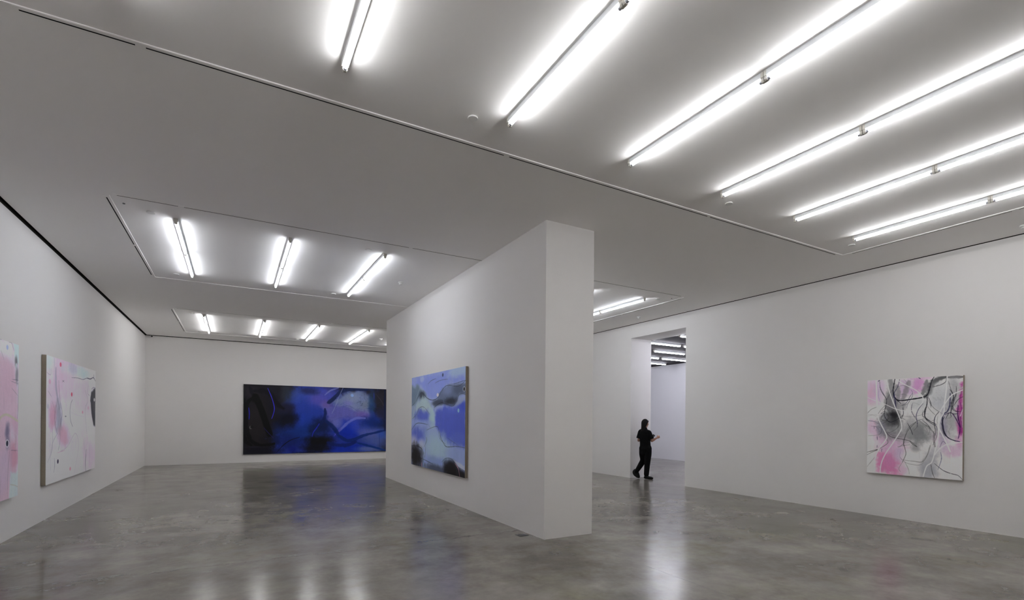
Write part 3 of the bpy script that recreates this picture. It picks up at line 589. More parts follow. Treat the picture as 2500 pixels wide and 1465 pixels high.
def floor_material():
    mt, nt, b, N, L = new_mat('polished_concrete')
    geo = N.new('ShaderNodeNewGeometry')
    def noise(scale, detail, rough=0.6, dist=0.0, off=0.0, sc3=(1, 1, 1)):
        mp = N.new('ShaderNodeMapping')
        mp.inputs['Location'].default_value = (off, off * 1.7, 0)
        mp.inputs['Scale'].default_value = sc3
        L.new(geo.outputs['Position'], mp.inputs['Vector'])
        n = N.new('ShaderNodeTexNoise')
        n.inputs['Scale'].default_value = scale
        n.inputs['Detail'].default_value = detail
        n.inputs['Roughness'].default_value = rough
        n.inputs['Distortion'].default_value = dist
        L.new(mp.outputs['Vector'], n.inputs['Vector'])
        return n.outputs['Fac']
    def ramp(src, p0, p1, c0=(0, 0, 0, 1), c1=(1, 1, 1, 1)):
        r = N.new('ShaderNodeValToRGB')
        r.color_ramp.elements[0].position = p0
        r.color_ramp.elements[1].position = p1
        r.color_ramp.elements[0].color = c0
        r.color_ramp.elements[1].color = c1
        L.new(src, r.inputs['Fac'])
        return r.outputs['Color']
    def mix(f, a, c, mode='MIX', fac=None):
        x = N.new('ShaderNodeMix')
        x.data_type = 'RGBA'
        x.blend_type = mode
        if f is None:
            x.inputs['Factor'].default_value = fac
        else:
            L.new(f, x.inputs['Factor'])
        for s, v in (('A', a), ('B', c)):
            if isinstance(v, tuple):
                x.inputs[s].default_value = v
            else:
                L.new(v, x.inputs[s])
        return x.outputs['Result']
    k = FLOOR_K
    big = ramp(noise(0.7, 5, 0.60, 0.0), 0.34, 0.66, tuple(v * k for v in (0.103, 0.093, 0.078)) + (1,), tuple(v * k for v in (0.190, 0.175, 0.152)) + (1,))
    mid = ramp(noise(2.4, 7, 0.66, 0.0, 11), 0.32, 0.68, (0.76, 0.76, 0.76, 1), (1.22, 1.22, 1.22, 1))
    col = mix(None, big, mid, 'MULTIPLY', 1.0)
    fine = ramp(noise(14, 8, 0.7, 0.3, 5), 0.3, 0.7, (0.93, 0.93, 0.93, 1), (1.07, 1.07, 1.07, 1))
    col = mix(None, col, fine, 'MULTIPLY', 1.0)
    olive = ramp(noise(0.6, 5, 0.6, 0.0, 31), 0.50, 0.68)
    om = mix(olive, (1, 1, 1, 1), (0.86, 0.88, 0.70, 1))
    col = mix(None, col, om, 'MULTIPLY', 1.0)
    brown = ramp(noise(1.3, 6, 0.62, 0.0, 77), 0.54, 0.78)
    bm = mix(brown, (1, 1, 1, 1), (0.74, 0.66, 0.58, 1))
    col = mix(None, col, bm, 'MULTIPLY', 1.0)
    pale = ramp(noise(1.0, 6, 0.62, 0.0, 53), 0.46, 0.74, (0, 0, 0, 1), (0.5, 0.5, 0.5, 1))
    col = mix(pale, col, tuple(v * k for v in (0.208, 0.196, 0.172)) + (1,))
    # saw-cut joints
    sep = N.new('ShaderNodeSeparateXYZ')
    L.new(geo.outputs['Position'], sep.inputs['Vector'])
    def line(sock, at, w):
        s = N.new('ShaderNodeMath'); s.operation = 'SUBTRACT'
        L.new(sep.outputs[sock], s.inputs[0]); s.inputs[1].default_value = at
        a = N.new('ShaderNodeMath'); a.operation = 'ABSOLUTE'
        L.new(s.outputs[0], a.inputs[0])
        c = N.new('ShaderNodeMath'); c.operation = 'LESS_THAN'
        L.new(a.outputs[0], c.inputs[0]); c.inputs[1].default_value = w
        return c.outputs[0]
    col = mix(line('X', 4.222, 0.0022), col, (0.045, 0.042, 0.036, 1))
    pl = N.new('ShaderNodeMath'); pl.operation = 'MULTIPLY'
    L.new(line('Y', 6.72, 0.006), pl.inputs[0])
    L.new(ramp(noise(3.0, 4, 0.6, 0, 9), 0.42, 0.6), pl.inputs[1])
    col = mix(pl.outputs[0], col, (0.26, 0.25, 0.235, 1))
    # ragged old seam: dark groove with pale chips beside it
    nn_ = N.new('ShaderNodeMath'); nn_.operation = 'MULTIPLY_ADD'
    L.new(sep.outputs['X'], nn_.inputs[0]); nn_.inputs[1].default_value = SEAM[1]; nn_.inputs[2].default_value = SEAM[0]
    wv = N.new('ShaderNodeMath'); wv.operation = 'MULTIPLY_ADD'
    L.new(noise(2.2, 7, 0.7, 0.2, 41), wv.inputs[0]); wv.inputs[1].default_value = 0.55; L.new(nn_.outputs[0], wv.inputs[2])
    df = N.new('ShaderNodeMath'); df.operation = 'SUBTRACT'
    L.new(sep.outputs['Y'], df.inputs[0]); L.new(wv.outputs[0], df.inputs[1])
    def band(at, wd, seed, lo, hi, c, a):
        nonlocal col
        s1 = N.new('ShaderNodeMath'); s1.operation = 'SUBTRACT'; L.new(df.outputs[0], s1.inputs[0]); s1.inputs[1].default_value = at
        s2 = N.new('ShaderNodeMath'); s2.operation = 'ABSOLUTE'; L.new(s1.outputs[0], s2.inputs[0])
        s3 = N.new('ShaderNodeMapRange'); L.new(s2.outputs[0], s3.inputs['Value'])
        s3.inputs['From Min'].default_value = wd; s3.inputs['From Max'].default_value = 0; s3.inputs['To Max'].default_value = a
        s4 = N.new('ShaderNodeMath'); s4.operation = 'MULTIPLY'; L.new(s3.outputs[0], s4.inputs[0]); L.new(ramp(noise(3.5, 5, 0.6, 0.4, seed), lo, hi), s4.inputs[1])
        col = mix(s4.outputs[0], col, c)
    band(0.0, 0.030, 61, 0.42, 0.62, (0.06, 0.054, 0.046, 1), 0.9)
    band(0.03, 0.022, 63, 0.50, 0.62, (0.34, 0.33, 0.31, 1), 0.8)
    band(0.30, 0.025, 65, 0.50, 0.64, (0.07, 0.064, 0.056, 1), 0.8)
    band(-0.22, 0.020, 67, 0.52, 0.64, (0.32, 0.31, 0.29, 1), 0.7)
    L.new(col, b.inputs['Base Color'])
    rg = ramp(noise(1.6, 6, 0.65, 0.5, 21), 0.3, 0.72, (0.13, 0.13, 0.13, 1), (0.25, 0.25, 0.25, 1))
    L.new(rg, b.inputs['Roughness'])
    b.inputs['IOR'].default_value = 1.5
    bp = N.new('ShaderNodeBump')
    bp.inputs['Strength'].default_value = 0.25
    bp.inputs['Distance'].default_value = 0.004
    L.new(noise(3.0, 3, 0.5, 0.0, 3), bp.inputs['Height'])
    L.new(bp.outputs['Normal'], b.inputs['Normal'])
    return mt
FLOOR_K = 1.36
SEAM = (6.36, 0.0)
M['floor'] = floor_material()

# ---- mesh helpers: each returns (verts, faces) appended to lists
class MB:
    def __init__(s):
        s.v, s.f = [], []
    def box(s, x0, x1, y0, y1, z0, z1):
        n = len(s.v)
        s.v += [(x0, y0, z0), (x1, y0, z0), (x1, y1, z0), (x0, y1, z0), (x0, y0, z1), (x1, y0, z1), (x1, y1, z1), (x0, y1, z1)]
        s.f += [(n, n+3, n+2, n+1), (n+4, n+5, n+6, n+7), (n, n+1, n+5, n+4), (n+1, n+2, n+6, n+5), (n+2, n+3, n+7, n+6), (n+3, n, n+4, n+7)]
        return s
    def prism(s, prof, axis, a, b):
        """extrude a closed 2D profile along axis ('x','y','z') from a to b"""
        n = len(s.v); k = len(prof)
        for t in (a, b):
            for (p, q) in prof:
                s.v.append({'x': (t, p, q), 'y': (p, t, q), 'z': (p, q, t)}[axis])
        s.f += [tuple(range(n, n+k)), tuple(reversed(range(n+k, n+2*k)))]
        for i in range(k):
            j = (i+1) % k
            s.f.append((n+i, n+k+i, n+k+j, n+j))
        return s
    def lathe(s, prof, cx, cy, n=24):
        """prof: list of (r, z)"""
        base = len(s.v)
        for (r, z) in prof:
            for i in range(n):
                a = 2*math.pi*i/n
                s.v.append((cx + r*math.cos(a), cy + r*math.sin(a), z))
        for k in range(len(prof)-1):
            for i in range(n):
                j = (i+1) % n
                s.f.append((base+k*n+i, base+k*n+j, base+(k+1)*n+j, base+(k+1)*n+i))
        s.f.append(tuple(reversed(range(base, base+n))))
        s.f.append(tuple(range(base+(len(prof)-1)*n, base+len(prof)*n)))
        return s
    def limb(s, pts, rad, n=14, flat=None, cap=True):
        """tapered tube through pts; rad: radius or (side, front) per point; flat: reference direction for the first radius"""
        pts = [Vector(p) for p in pts]
        rad = [(r, r) if not isinstance(r, (tuple, list)) else tuple(r) for r in rad]
        P, Rr = [], []
        for i in range(len(pts)-1):           # smooth subdivision
            p0 = pts[max(i-1, 0)]; p1 = pts[i]; p2 = pts[i+1]; p3 = pts[min(i+2, len(pts)-1)]
            for k in range(4):
                t = k/4
                P.append(0.5*((2*p1)+(p2-p0)*t+(2*p0-5*p1+4*p2-p3)*t*t+(3*p1-p0-3*p2+p3)*t**3))
                Rr.append(tuple(rad[i][c]*(1-t)+rad[i+1][c]*t for c in (0, 1)))
        P.append(pts[-1]); Rr.append(rad[-1])
        if cap:                                # rounded ends
            d0 = (P[0]-P[1]).normalized(); d1 = (P[-1]-P[-2]).normalized()
            pre = [(P[0]+d0*(min(Rr[0])*math.sin(a)), tuple(r*math.cos(a) for r in Rr[0])) for a in (1.45, 1.1, 0.6)]
            post = [(P[-1]+d1*(min(Rr[-1])*math.sin(a)), tuple(r*math.cos(a) for r in Rr[-1])) for a in (0.6, 1.1, 1.45)]
            P = [q[0] for q in pre] + P + [q[0] for q in post]
            Rr = [q[1] for q in pre] + Rr + [q[1] for q in post]
        base = len(s.v)
        ref = Vector(flat) if flat else Vector((1, 0, 0))
        for i, p in enumerate(P):
            t = (P[min(i+1, len(P)-1)] - P[max(i-1, 0)]).normalized()
            u = ref - t*ref.dot(t)
            if u.length < 1e-3:
                u = Vector((0, 1, 0)) - t*t.y
            u.normalize()
            w = t.cross(u)
            for k in range(n):
                a = 2*math.pi*k/n
                s.v.append(tuple(p + u*(Rr[i][0]*math.cos(a)) + w*(Rr[i][1]*math.sin(a))))
        for i in range(len(P)-1):
            for k in range(n):
                j = (k+1) % n
                s.f.append((base+i*n+k, base+i*n+j, base+(i+1)*n+j, base+(i+1)*n+k))
        s.f.append(tuple(reversed(range(base, base+n))))
        s.f.append(tuple(range(base+(len(P)-1)*n, base+len(P)*n)))
        return s
    def build(s, name, mat, parent=None, smooth=False):
        me = bpy.data.meshes.new(name)
        me.from_pydata(s.v, [], s.f)
        me.update()
        bm = bmesh.new(); bm.from_mesh(me)
        bmesh.ops.recalc_face_normals(bm, faces=bm.faces)
        bm.to_mesh(me); bm.free()
        if smooth:
            for p in me.polygons:
                p.use_smooth = True
        me.materials.append(mat)
        o = bpy.data.objects.new(name, me)
        COL.objects.link(o)
        if parent:
            o.parent = parent
        return o

def structure(o):
    o['kind'] = 'structure'
    return o
def tag(o, label, cat, group=None):
    o['label'] = label; o['category'] = cat
    if group:
        o['group'] = group
    return o
def empty(name, loc, rz=0.0):
    o = bpy.data.objects.new(name, None)
    o.empty_display_size = 0.1
    COL.objects.link(o)
    o.location = loc
    o.rotation_euler = (0, 0, rz)
    return o

# ------------------------------------------------------------------ the room
XL, XR, YB, YF = -2.700, 10.255, 21.25, -3.2      # wall faces
DN, DF, DH, JX = 9.163, 11.213, 4.133, 11.06      # doorway: near jamb, far jamb, head, far side of the wall
CX0, CX1, CY0, CY1 = 3.847, 4.697, 5.955, 14.42   # free-standing wall
AX, AY0, AY1, AH = 16.68, 3.0, 19.0, 4.155        # next room
TOP = H + 0.35

structure(MB().box(XL-0.3, AX+0.3, YF-0.3, YB+0.3, -0.15, 0).build('floor', M['floor']))
structure(MB().box(XL-0.3, XL, YF, YB, 0, H-0.035).build('wall_left', M['wall']))
structure(MB().box(XL-0.3, JX, YB, YB+0.3, 0, H-0.02).build('wall_back', M['wall']))
structure(MB().box(XL-0.3, JX, YF-0.3, YF, 0, TOP).build('wall_front', M['wall']))
w = MB()
w.box(XR, JX, YF, DN, 0, H-0.012)
w.box(XR, JX, DF, YB, 0, H-0.012)
w.box(XR, JX, DN, DF, DH, H-0.012)
structure(w.build('wall_right', M['wall']))
structure(MB().box(CX0, CX1, CY0, CY1, 0, H+0.03).build('wall_centre', M['wall']))
# shade of the gaps between wall heads and ceiling, coloured in as black boxes
structure(MB().box(XL-0.3, XL, YF, YB, H-0.035, TOP).box(XL, XL+0.04, YF, YB, H+0.03, TOP).build('trim_1', M['gap']))
structure(MB().box(XR, JX, YF, YB, H-0.012, TOP).box(XR-0.012, XR, YF, YB, H+0.03, TOP).build('trim_2', M['gap']))
structure(MB().box(XL-0.3, JX, YB, YB+0.3, H-0.02, TOP).box(XL, XR, YB-0.03, YB, H+0.03, TOP).build('trim_3', M['gap']))
# ceiling with three raised lamp bays
PX0, PX1 = -1.42, 9.005
BAYS = [(0.43, 4.69), (8.11, 12.385), (15.735, 19.86)]
xs = [XL+0.04, PX0, PX1, XR-0.012]
ys = [YF, 0.43, 4.69, 8.11, 12.385, 15.735, 19.86, YB-0.03]
c = MB()
for i in range(3):
    for j in range(7):
        bay = (i == 1 and j in (1, 3, 5))
        c.box(xs[i], xs[i+1], ys[j], ys[j+1], H + (REC if bay else 0), TOP)
structure(c.build('ceiling', M['ceiling']))
# the next room, seen through the doorway
structure(MB().box(AX, AX+0.3, AY0, AY1, 0, AH).build('wall_annex', M['annex_wall']))
structure(MB().box(JX, AX+0.3, AY1, AY1+0.3, 0, AH).build('wall_annex_back', M['annex_wall']))
structure(MB().box(JX, AX+0.3, AY0-0.3, AY0, 0, AH).build('wall_annex_front', M['annex_wall']))
structure(MB().box(JX, AX+0.3, AY0-0.3, AY1+0.3, AH, AH+0.3).build('ceiling_annex', M['dark_ceiling']))

# ------------------------------------------------------------------ fluorescent battens
NT = 12
def lamp(name, length, tube_mat, axis='y'):
    """origin at the ceiling above the middle of the fixture; runs along local y"""
    t = empty(name, (0, 0, 0))
    h = length/2
    b = MB().prism([(-0.027, 0), (0.027, 0), (0.027, -0.040), (0.025, -0.042), (-0.025, -0.042), (-0.027, -0.040)], 'y', -h+0.004, h-0.004)
    b.build('housing', M['batten'], t)
    for sg in (-1, 1):
        prof = [(-0.0275, -0.0005), (0.0275, -0.0005), (0.0275, -0.043), (0.020, -0.048), (0.020, -0.068), (0.011, -0.080), (-0.011, -0.080), (-0.020, -0.068), (-0.020, -0.048), (-0.0275, -0.043)]
        y0, y1 = sorted((sg*h, sg*(h-0.022)))
        MB().prism(prof, 'y', y0, y1).build('lampholder', M['holder'], t)
    prof = [(0.0135*math.cos(2*math.pi*i/NT), -0.064 + 0.0135*math.sin(2*math.pi*i/NT)) for i in range(NT)]
    MB().prism(prof, 'y', -h+0.045, h-0.045).build('fluorescent_tube', tube_mat, t)
    for sg in (-1, 1):
        y0, y1 = sorted((sg*(h-0.0225), sg*(h-0.0448)))
        MB().prism(prof, 'y', y0, y1).build('tube_cap', M['cap_metal'], t)
    return t
def dup(root, loc, rz=0.0):
    r = root.copy(); COL.objects.link(r)
    r.location = loc; r.rotation_euler = (0, 0, rz)
    for ch in list(root.children):
        k = ch.copy(); COL.objects.link(k); k.parent = r
    return r

LX = [-0.75 + 1.502*i for i in range(7)]
ordn = ['first', 'second', 'third', 'fourth', 'fifth', 'sixth', 'seventh']
bay_rows = [
    ('nearest ceiling bay', [0.968, 2.555, 4.155], range(0, 7), 'tube', 'battens in the nearest ceiling bay'),
    ('middle ceiling bay', [8.585, 10.185, 11.785], [0, 1, 2, 4, 5, 6], 'tube_cool', 'battens in the middle ceiling bay'),
    ('farthest ceiling bay', [16.19, 17.79, 19.39], range(0, 7), 'tube', 'battens in the farthest ceiling bay')]
protos = {}
for bay, yy, rows, tm, grp in bay_rows:
    for i in rows:
        for k in (0, 1):
            y0, y1 = yy[k], yy[k+1]
            loc = (LX[i], (y0+y1)/2, H+REC)
            if tm not in protos:
                protos[tm] = lamp('fluorescent_batten', 1.588, M[tm])
                o = protos[tm]; o.location = loc
            else:
                o = dup(protos[tm], loc)
            tag(o, 'white fluorescent batten, %s, %s row from the left, %s lamp' % (bay, ordn[i], ('near', 'far')[k]), 'light', grp)
# lamps under the dark slab of the next room, running across it
annex_word = ['second', 'third', 'fourth', 'fifth', 'sixth', 'first hidden', 'second hidden', 'third hidden']  # hidden rows: added out of view to brighten the door jamb
ann = lamp('fluorescent_batten', 1.53, M['tube_annex'])
first = True
n = 0
for row, (yy, ends) in enumerate([(10.06, [11.76, 13.41, 15.06]), (11.42, [11.78, 13.43, 15.08]), (12.72, [11.75, 13.43, 15.08]), (14.10, [11.93, 13.56, 15.21]), (15.45, [12.05, 13.70, 15.33]), (8.70, [11.85, 13.50, 15.15]), (7.35, [11.85, 13.50, 15.15]), (6.00, [11.85, 13.50, 15.15])]):
    for q, xx in enumerate(ends):
        loc = (xx, yy, AH)
        if first:
            ann.location = loc; ann.rotation_euler = (0, 0, math.pi/2); o = ann; first = False
        else:
            o = dup(ann, loc, math.pi/2)
        tag(o, 'bright batten under the dark slab beyond the doorway, %s row, %s from doorway wall' % (annex_word[row], ordn[q]), 'light', 'battens in the next room')

# ------------------------------------------------------------------ slot diffusers around the bays
def slot_x(x0, x1, y, label, grp):
    t = empty('slot_diffuser', ((x0+x1)/2, y, H)); l = (x1-x0)/2
    MB().box(-l-0.03, l+0.03, -0.036, -0.0075, -0.0012, 0.0).box(-l-0.03, l+0.03, 0.0075, 0.036, -0.0012, 0.0).box(-l-0.03, -l, -0.0075, 0.0075, -0.0012, 0.0).box(l, l+0.03, -0.0075, 0.0075, -0.0012, 0.0).build('frame', M['frame'], t)
    MB().box(-l, l, -0.0075, 0.0075, -0.0011, 0.0).build('air_slot', M['slot'], t)
    tag(t, label, 'air vent', grp)
def slot_y(y0, y1, x, label, grp):
    t = empty('slot_diffuser', (x, (y0+y1)/2, H)); l = (y1-y0)/2
    MB().box(-0.036, -0.0075, -l-0.03, l+0.03, -0.0012, 0.0).box(0.0075, 0.036, -l-0.03, l+0.03, -0.0012, 0.0).box(-0.0075, 0.0075, -l-0.03, -l, -0.0012, 0.0).box(-0.0075, 0.0075, l, l+0.03, -0.0012, 0.0).build('frame', M['frame'], t)
    MB().box(-0.0075, 0.0075, -l, l, -0.0011, 0.0).build('air_slot', M['slot'], t)
    tag(t, label, 'air vent', grp)
SEG = [(-1.335, -0.680), (-0.613, 2.507), (2.573, 5.700), (5.755, 8.860)]
for y, nm in ((4.733, 'far edge of the nearest ceiling bay'), (8.066, 'near edge of the middle ceiling bay'), (15.697, 'near edge of the farthest ceiling bay')):
    for q, (a, b_) in enumerate(SEG):
        slot_x(a, b_, y, 'thin black air slot on %s, %s from the left' % (nm, ordn[q]), 'linear air slots')
for a, b_, x, nm in ((0.60, 2.52, 9.05, 'right edge of the nearest bay, near one'), (2.59, 4.56, 9.05, 'right edge of the nearest bay, far one'),
                     (8.20, 10.225, -1.463, 'left edge of the middle bay, near one'), (10.295, 12.22, -1.463, 'left edge of the middle bay, far one'),
                     (8.24, 10.22, 9.05, 'right edge of the middle bay, near one'), (10.29, 12.25, 9.05, 'right edge of the middle bay, far one'),
                     (15.85, 17.79, -1.463, 'left edge of the farthest bay, near one'), (17.87, 19.72, -1.463, 'left edge of the farthest bay, far one')):
    slot_y(a, b_, x, 'thin black air slot on ' + nm, 'linear air slots')

# ------------------------------------------------------------------ small ceiling things
def disc(x, y, r, z, label):
    o = MB().lathe([(r*0.93, z), (r, z-0.003), (r, z-0.012), (r*0.96, z-0.0145)], x, y, 28).build('sprinkler_cover', M['cap'])
    tag(o, label, 'ceiling cover', 'round flat covers in the ceiling bays')
z = H + REC
disc(1.944, 4.300, 0.047, z, 'round flat white cover, nearest bay, between the second and third lamp rows from left')
disc(5.611, 4.320, 0.047, z, 'round flat white cover, nearest bay, beside the end of the fifth lamp row')
disc(8.616, 4.350, 0.047, z, 'round flat white cover, nearest bay, far right corner beyond the last lamp row')
disc(-1.031, 8.510, 0.054, z, 'round flat white cover, middle bay, near left corner')
disc(-1.027, 11.94, 0.050, z, 'round flat white cover, middle bay, far left corner')
disc(1.960, 8.540, 0.050, z, 'round flat white cover, middle bay, near edge beside the third lamp row')
disc(1.961, 11.95, 0.050, z, 'round flat white cover, middle bay, far edge beside the third lamp row')
disc(8.612, 8.530, 0.050, z, 'round flat white cover, middle bay, right of the free-standing wall past the last lamps')
disc(-1.017, 16.20, 0.050, z, 'round flat white cover, farthest bay, near left corner')
disc(1.969, 16.10, 0.050, z, 'round flat white cover, farthest bay, near edge between second and third lamp rows')
disc(-1.02, 19.55, 0.050, z, 'round flat white cover, farthest bay, far left corner')
disc(1.97, 19.55, 0.050, z, 'round flat white cover, farthest bay, far edge between second and third lamp rows')
for x, y, lb in ((-1.306, 8.345, 'tiny dark ceiling fitting in the near left corner of the middle bay'), (8.849, 8.335, 'tiny dark ceiling fitting in the near right corner of the middle bay')):
    o = MB().lathe([(0.016, z), (0.016, z-0.006), (0.012, z-0.010)], x, y, 14).build('ceiling_fitting', M['steel'])
    tag(o, lb, 'ceiling fitting', 'tiny fittings in bay corners')
def detector(x, y, z, label):
    t = empty('smoke_detector', (x, y, z))
    MB().lathe([(0.050, 0), (0.052, -0.012), (0.048, -0.022), (0.040, -0.026)], 0, 0, 28).build('base', M['plastic'], t, True)
    MB().lathe([(0.030, -0.026), (0.030, -0.030), (0.036, -0.033), (0.037, -0.043), (0.028, -0.052), (0.008, -0.055)], 0, 0, 28).build('sensor_head', M['plastic'], t, True)
    tag(t, label, 'smoke detector', 'smoke detectors')
detector(3.005, 10.21, z, 'white smoke detector in the middle bay left of the free-standing wall')
detector(4.544, 17.80, z, 'white smoke detector in the farthest bay above the big blue painting')
detector(9.619, 10.22, H, 'white smoke detector on the ceiling above the doorway')
detector(9.83, 2.68, H, 'white smoke detector by the right edge of the photo, near the right wall')
# security camera in the far left corner
t = empty('security_camera', (-2.52, 21.14, H))
MB().lathe([(0.045, 0), (0.045, -0.015), (0.02, -0.02)], 0, 0, 20).build('mount', M['plastic'], t)
MB().limb([(0.0, 0.03, -0.055), (0.02, -0.06, -0.062)], [0.036, 0.036], 16).build('camera_body', M['plastic'], t, True)
MB().limb([(0.02, -0.075, -0.062), (0.025, -0.107, -0.064)], [0.030, 0.030], 16, cap=False).build('lens', M['lens'], t, True)
tag(t, 'tiny white security camera with black lens in the far left ceiling corner', 'camera')
# floor socket plate beside the free-standing wall
t = empty('floor_box', (3.712, 6.341, 0))
MB().box(-0.078, 0.078, -0.068, 0.068, 0, 0.004).build('plate', M['steel'], t)
MB().box(-0.066, 0.066, -0.056, 0.056, 0.004, 0.006).build('lid', M['steel'], t)
tag(t, 'small grey metal floor box plate beside the foot of the free-standing wall', 'floor box')

# ------------------------------------------------------------------ paintings
rng = np.random.RandomState(7)
def smooth_noise(h, w, cells, seed):
    r = np.random.RandomState(seed)
    gy, gx = max(2, int(cells*h/max(h, w))+2), max(2, int(cells*w/max(h, w))+2)
    g = r.rand(gy, gx)
    yy = np.linspace(0, gy-1.001, h); xx = np.linspace(0, gx-1.001, w)
    y0 = yy.astype(int); x0 = xx.astype(int)
    fy = yy-y0; fx = xx-x0
    fy = (fy*fy*(3-2*fy))[:, None]; fx = (fx*fx*(3-2*fx))[None, :]
    a = g[np.ix_(y0, x0)]; b = g[np.ix_(y0, x0+1)]; c_ = g[np.ix_(y0+1, x0)]; d = g[np.ix_(y0+1, x0+1)]
    return a*(1-fx)*(1-fy)+b*fx*(1-fy)+c_*(1-fx)*fy+d*fx*fy
def catmull(pts, n=8):
    if len(pts) < 3:
        return [tuple(p) for p in pts]
    out = []
    P = np.array(pts, float)
    for i in range(len(P)-1):
        p0 = P[max(i-1, 0)]; p1 = P[i]; p2 = P[i+1]; p3 = P[min(i+2, len(P)-1)]
        for k in range(n):
            t = k/n
            out.append(tuple(0.5*((2*p1)+(p2-p0)*t+(2*p0-5*p1+4*p2-p3)*t*t+(3*p1-p0-3*p2+p3)*t**3)))
    out.append(tuple(P[-1]))
    return out
def paint(W, Hh, ops, res, seed, grain):
    w, h = int(W*res)+1, int(Hh*res)+1
    img = np.zeros((h, w, 3))
    Y, X = np.mgrid[0:h, 0:w]
    X = X*W/(w-1); Y = Y*Hh/(h-1)
    n1 = smooth_noise(h, w, 14, seed)-0.5; n2 = smooth_noise(h, w, 40, seed+1)-0.5; n3 = smooth_noise(h, w, 120, seed+2)-0.5
    nz = n1*1.0+n2*0.7+n3*0.4
    wob = (smooth_noise(h, w, 60, seed+3)-0.5)
    def blend(mask, c, sl=None):
        c = np.array(c, float)
        if sl is None:
            img[:] = img*(1-mask[..., None])+c*mask[..., None]
        else:
            img[sl] = img[sl]*(1-mask[..., None])+c*mask[..., None]
    def window(x0, x1, y0, y1):
        a, b = max(0, int(x0/W*(w-1))-1), min(w, int(x1/W*(w-1))+2)
        c_, d = max(0, int(y0/Hh*(h-1))-1), min(h, int(y1/Hh*(h-1))+2)
        return (slice(c_, max(c_, d)), slice(a, max(a, b)))
    for o in ops:
        if o[0] == 'f':
            img[:] = np.array(o[1], float)
        elif o[0] == 'b':
            _, cx, cy, rx, ry, c, a, soft, nn = o
            k = 1+soft*0.9
            sl = window(cx-rx*k*1.4, cx+rx*k*1.4, cy-ry*k*1.4, cy+ry*k*1.4)
            d = np.sqrt(((X[sl]-cx)/rx)**2+((Y[sl]-cy)/ry)**2)+nz[sl]*nn*1.2
            e0, e1 = 1+soft*0.65, 1-soft*0.65
            tt = np.clip((e0-d)/(e0-e1+1e-6), 0, 1)
            blend(tt*tt*(3-2*tt)*a, c, sl)
        elif o[0] == 's':
            _, pts, wd, c, a, soft, nn = o
            pp = catmull(pts)
            px = np.array(pp); mg = wd*1.5+0.02
            sl = window(px[:, 0].min()-mg, px[:, 0].max()+mg, px[:, 1].min()-mg, px[:, 1].max()+mg)
            xs_, ys_ = X[sl], Y[sl]
            best = np.full(xs_.shape, 1e9)
            m_ = len(pp)-1
            for i in range(m_):
                ax, ay = pp[i]; bx, by = pp[i+1]
                vx, vy = bx-ax, by-ay
                L2 = vx*vx+vy*vy+1e-12
                t_ = np.clip(((xs_-ax)*vx+(ys_-ay)*vy)/L2, 0, 1)
                s_ = (i+t_)/m_
                taper = 0.55+0.45*np.sin(np.pi*np.clip(s_, 0.02, 0.98))
                if soft < 0.3:
                    taper = 1.0
                d = np.hypot(xs_-ax-t_*vx, ys_-ay-t_*vy)/(wd*0.5*taper)
                best = np.minimum(best, d)
            best = best+wob[sl]*(0.5 if soft >= 0.3 else 0.12)
            px_ = 0.8/(res*wd*0.5)
            s2 = max(soft, px_)
            tt = np.clip((1+s2-best)/(2*s2), 0, 1)
            blend(tt*tt*(3-2*tt)*a, c, sl)
        elif o[0] == 'p':
            _, pts, c, a, blur, nn = o
            pp = pts
            inside = np.zeros(X.shape, bool); best = np.full(X.shape, 1e9)
            for i in range(len(pp)):
                ax, ay = pp[i]; bx, by = pp[(i+1) % len(pp)]
                cond = ((ay > Y) != (by > Y))
                with np.errstate(divide='ignore', invalid='ignore'):
                    xi = (bx-ax)*(Y-ay)/(by-ay+1e-12)+ax
                inside ^= cond & (X < xi)
                vx, vy = bx-ax, by-ay
                t_ = np.clip(((X-ax)*vx+(Y-ay)*vy)/(vx*vx+vy*vy+1e-12), 0, 1)
                best = np.minimum(best, np.hypot(X-ax-t_*vx, Y-ay-t_*vy))
            d = np.where(inside, best, -best)+nz*blur*nn*4
            tt = np.clip(0.5+d/(2*blur), 0, 1)
            blend(tt*tt*(3-2*tt)*a, c)
    img *= (1+(nz*0.5+(smooth_noise(h, w, 200, seed+9)-0.5)*0.5)[..., None]*grain)
    # soft vertical washes
    img *= (1+(smooth_noise(1, w, 90, seed+5)-0.5)[..., None]*grain*0.4)
    c = np.clip(img, 0, 255)/255
    return np.where(c <= 0.04045, c/12.92, ((c+0.055)/1.055)**2.4), w, h

def paint_material():
    mt, nt, b, N, L = new_mat('oil_paint_on_canvas')
    at = N.new('ShaderNodeVertexColor'); at.layer_name = 'paint'
    L.new(at.outputs['Color'], b.inputs['Base Color'])
    b.inputs['Roughness'].default_value = 0.6
    b.inputs['Specular IOR Level'].default_value = 0.25
    tc = N.new('ShaderNodeTexCoord')
    nz = N.new('ShaderNodeTexNoise'); nz.inputs['Scale'].default_value = 160
    L.new(tc.outputs['Object'], nz.inputs['Vector'])
    bp = N.new('ShaderNodeBump'); bp.inputs['Strength'].default_value = 0.15; bp.inputs['Distance'].default_value = 0.001
    L.new(nz.outputs['Fac'], bp.inputs['Height']); L.new(bp.outputs['Normal'], b.inputs['Normal'])
    return mt
M['paint'] = paint_material()

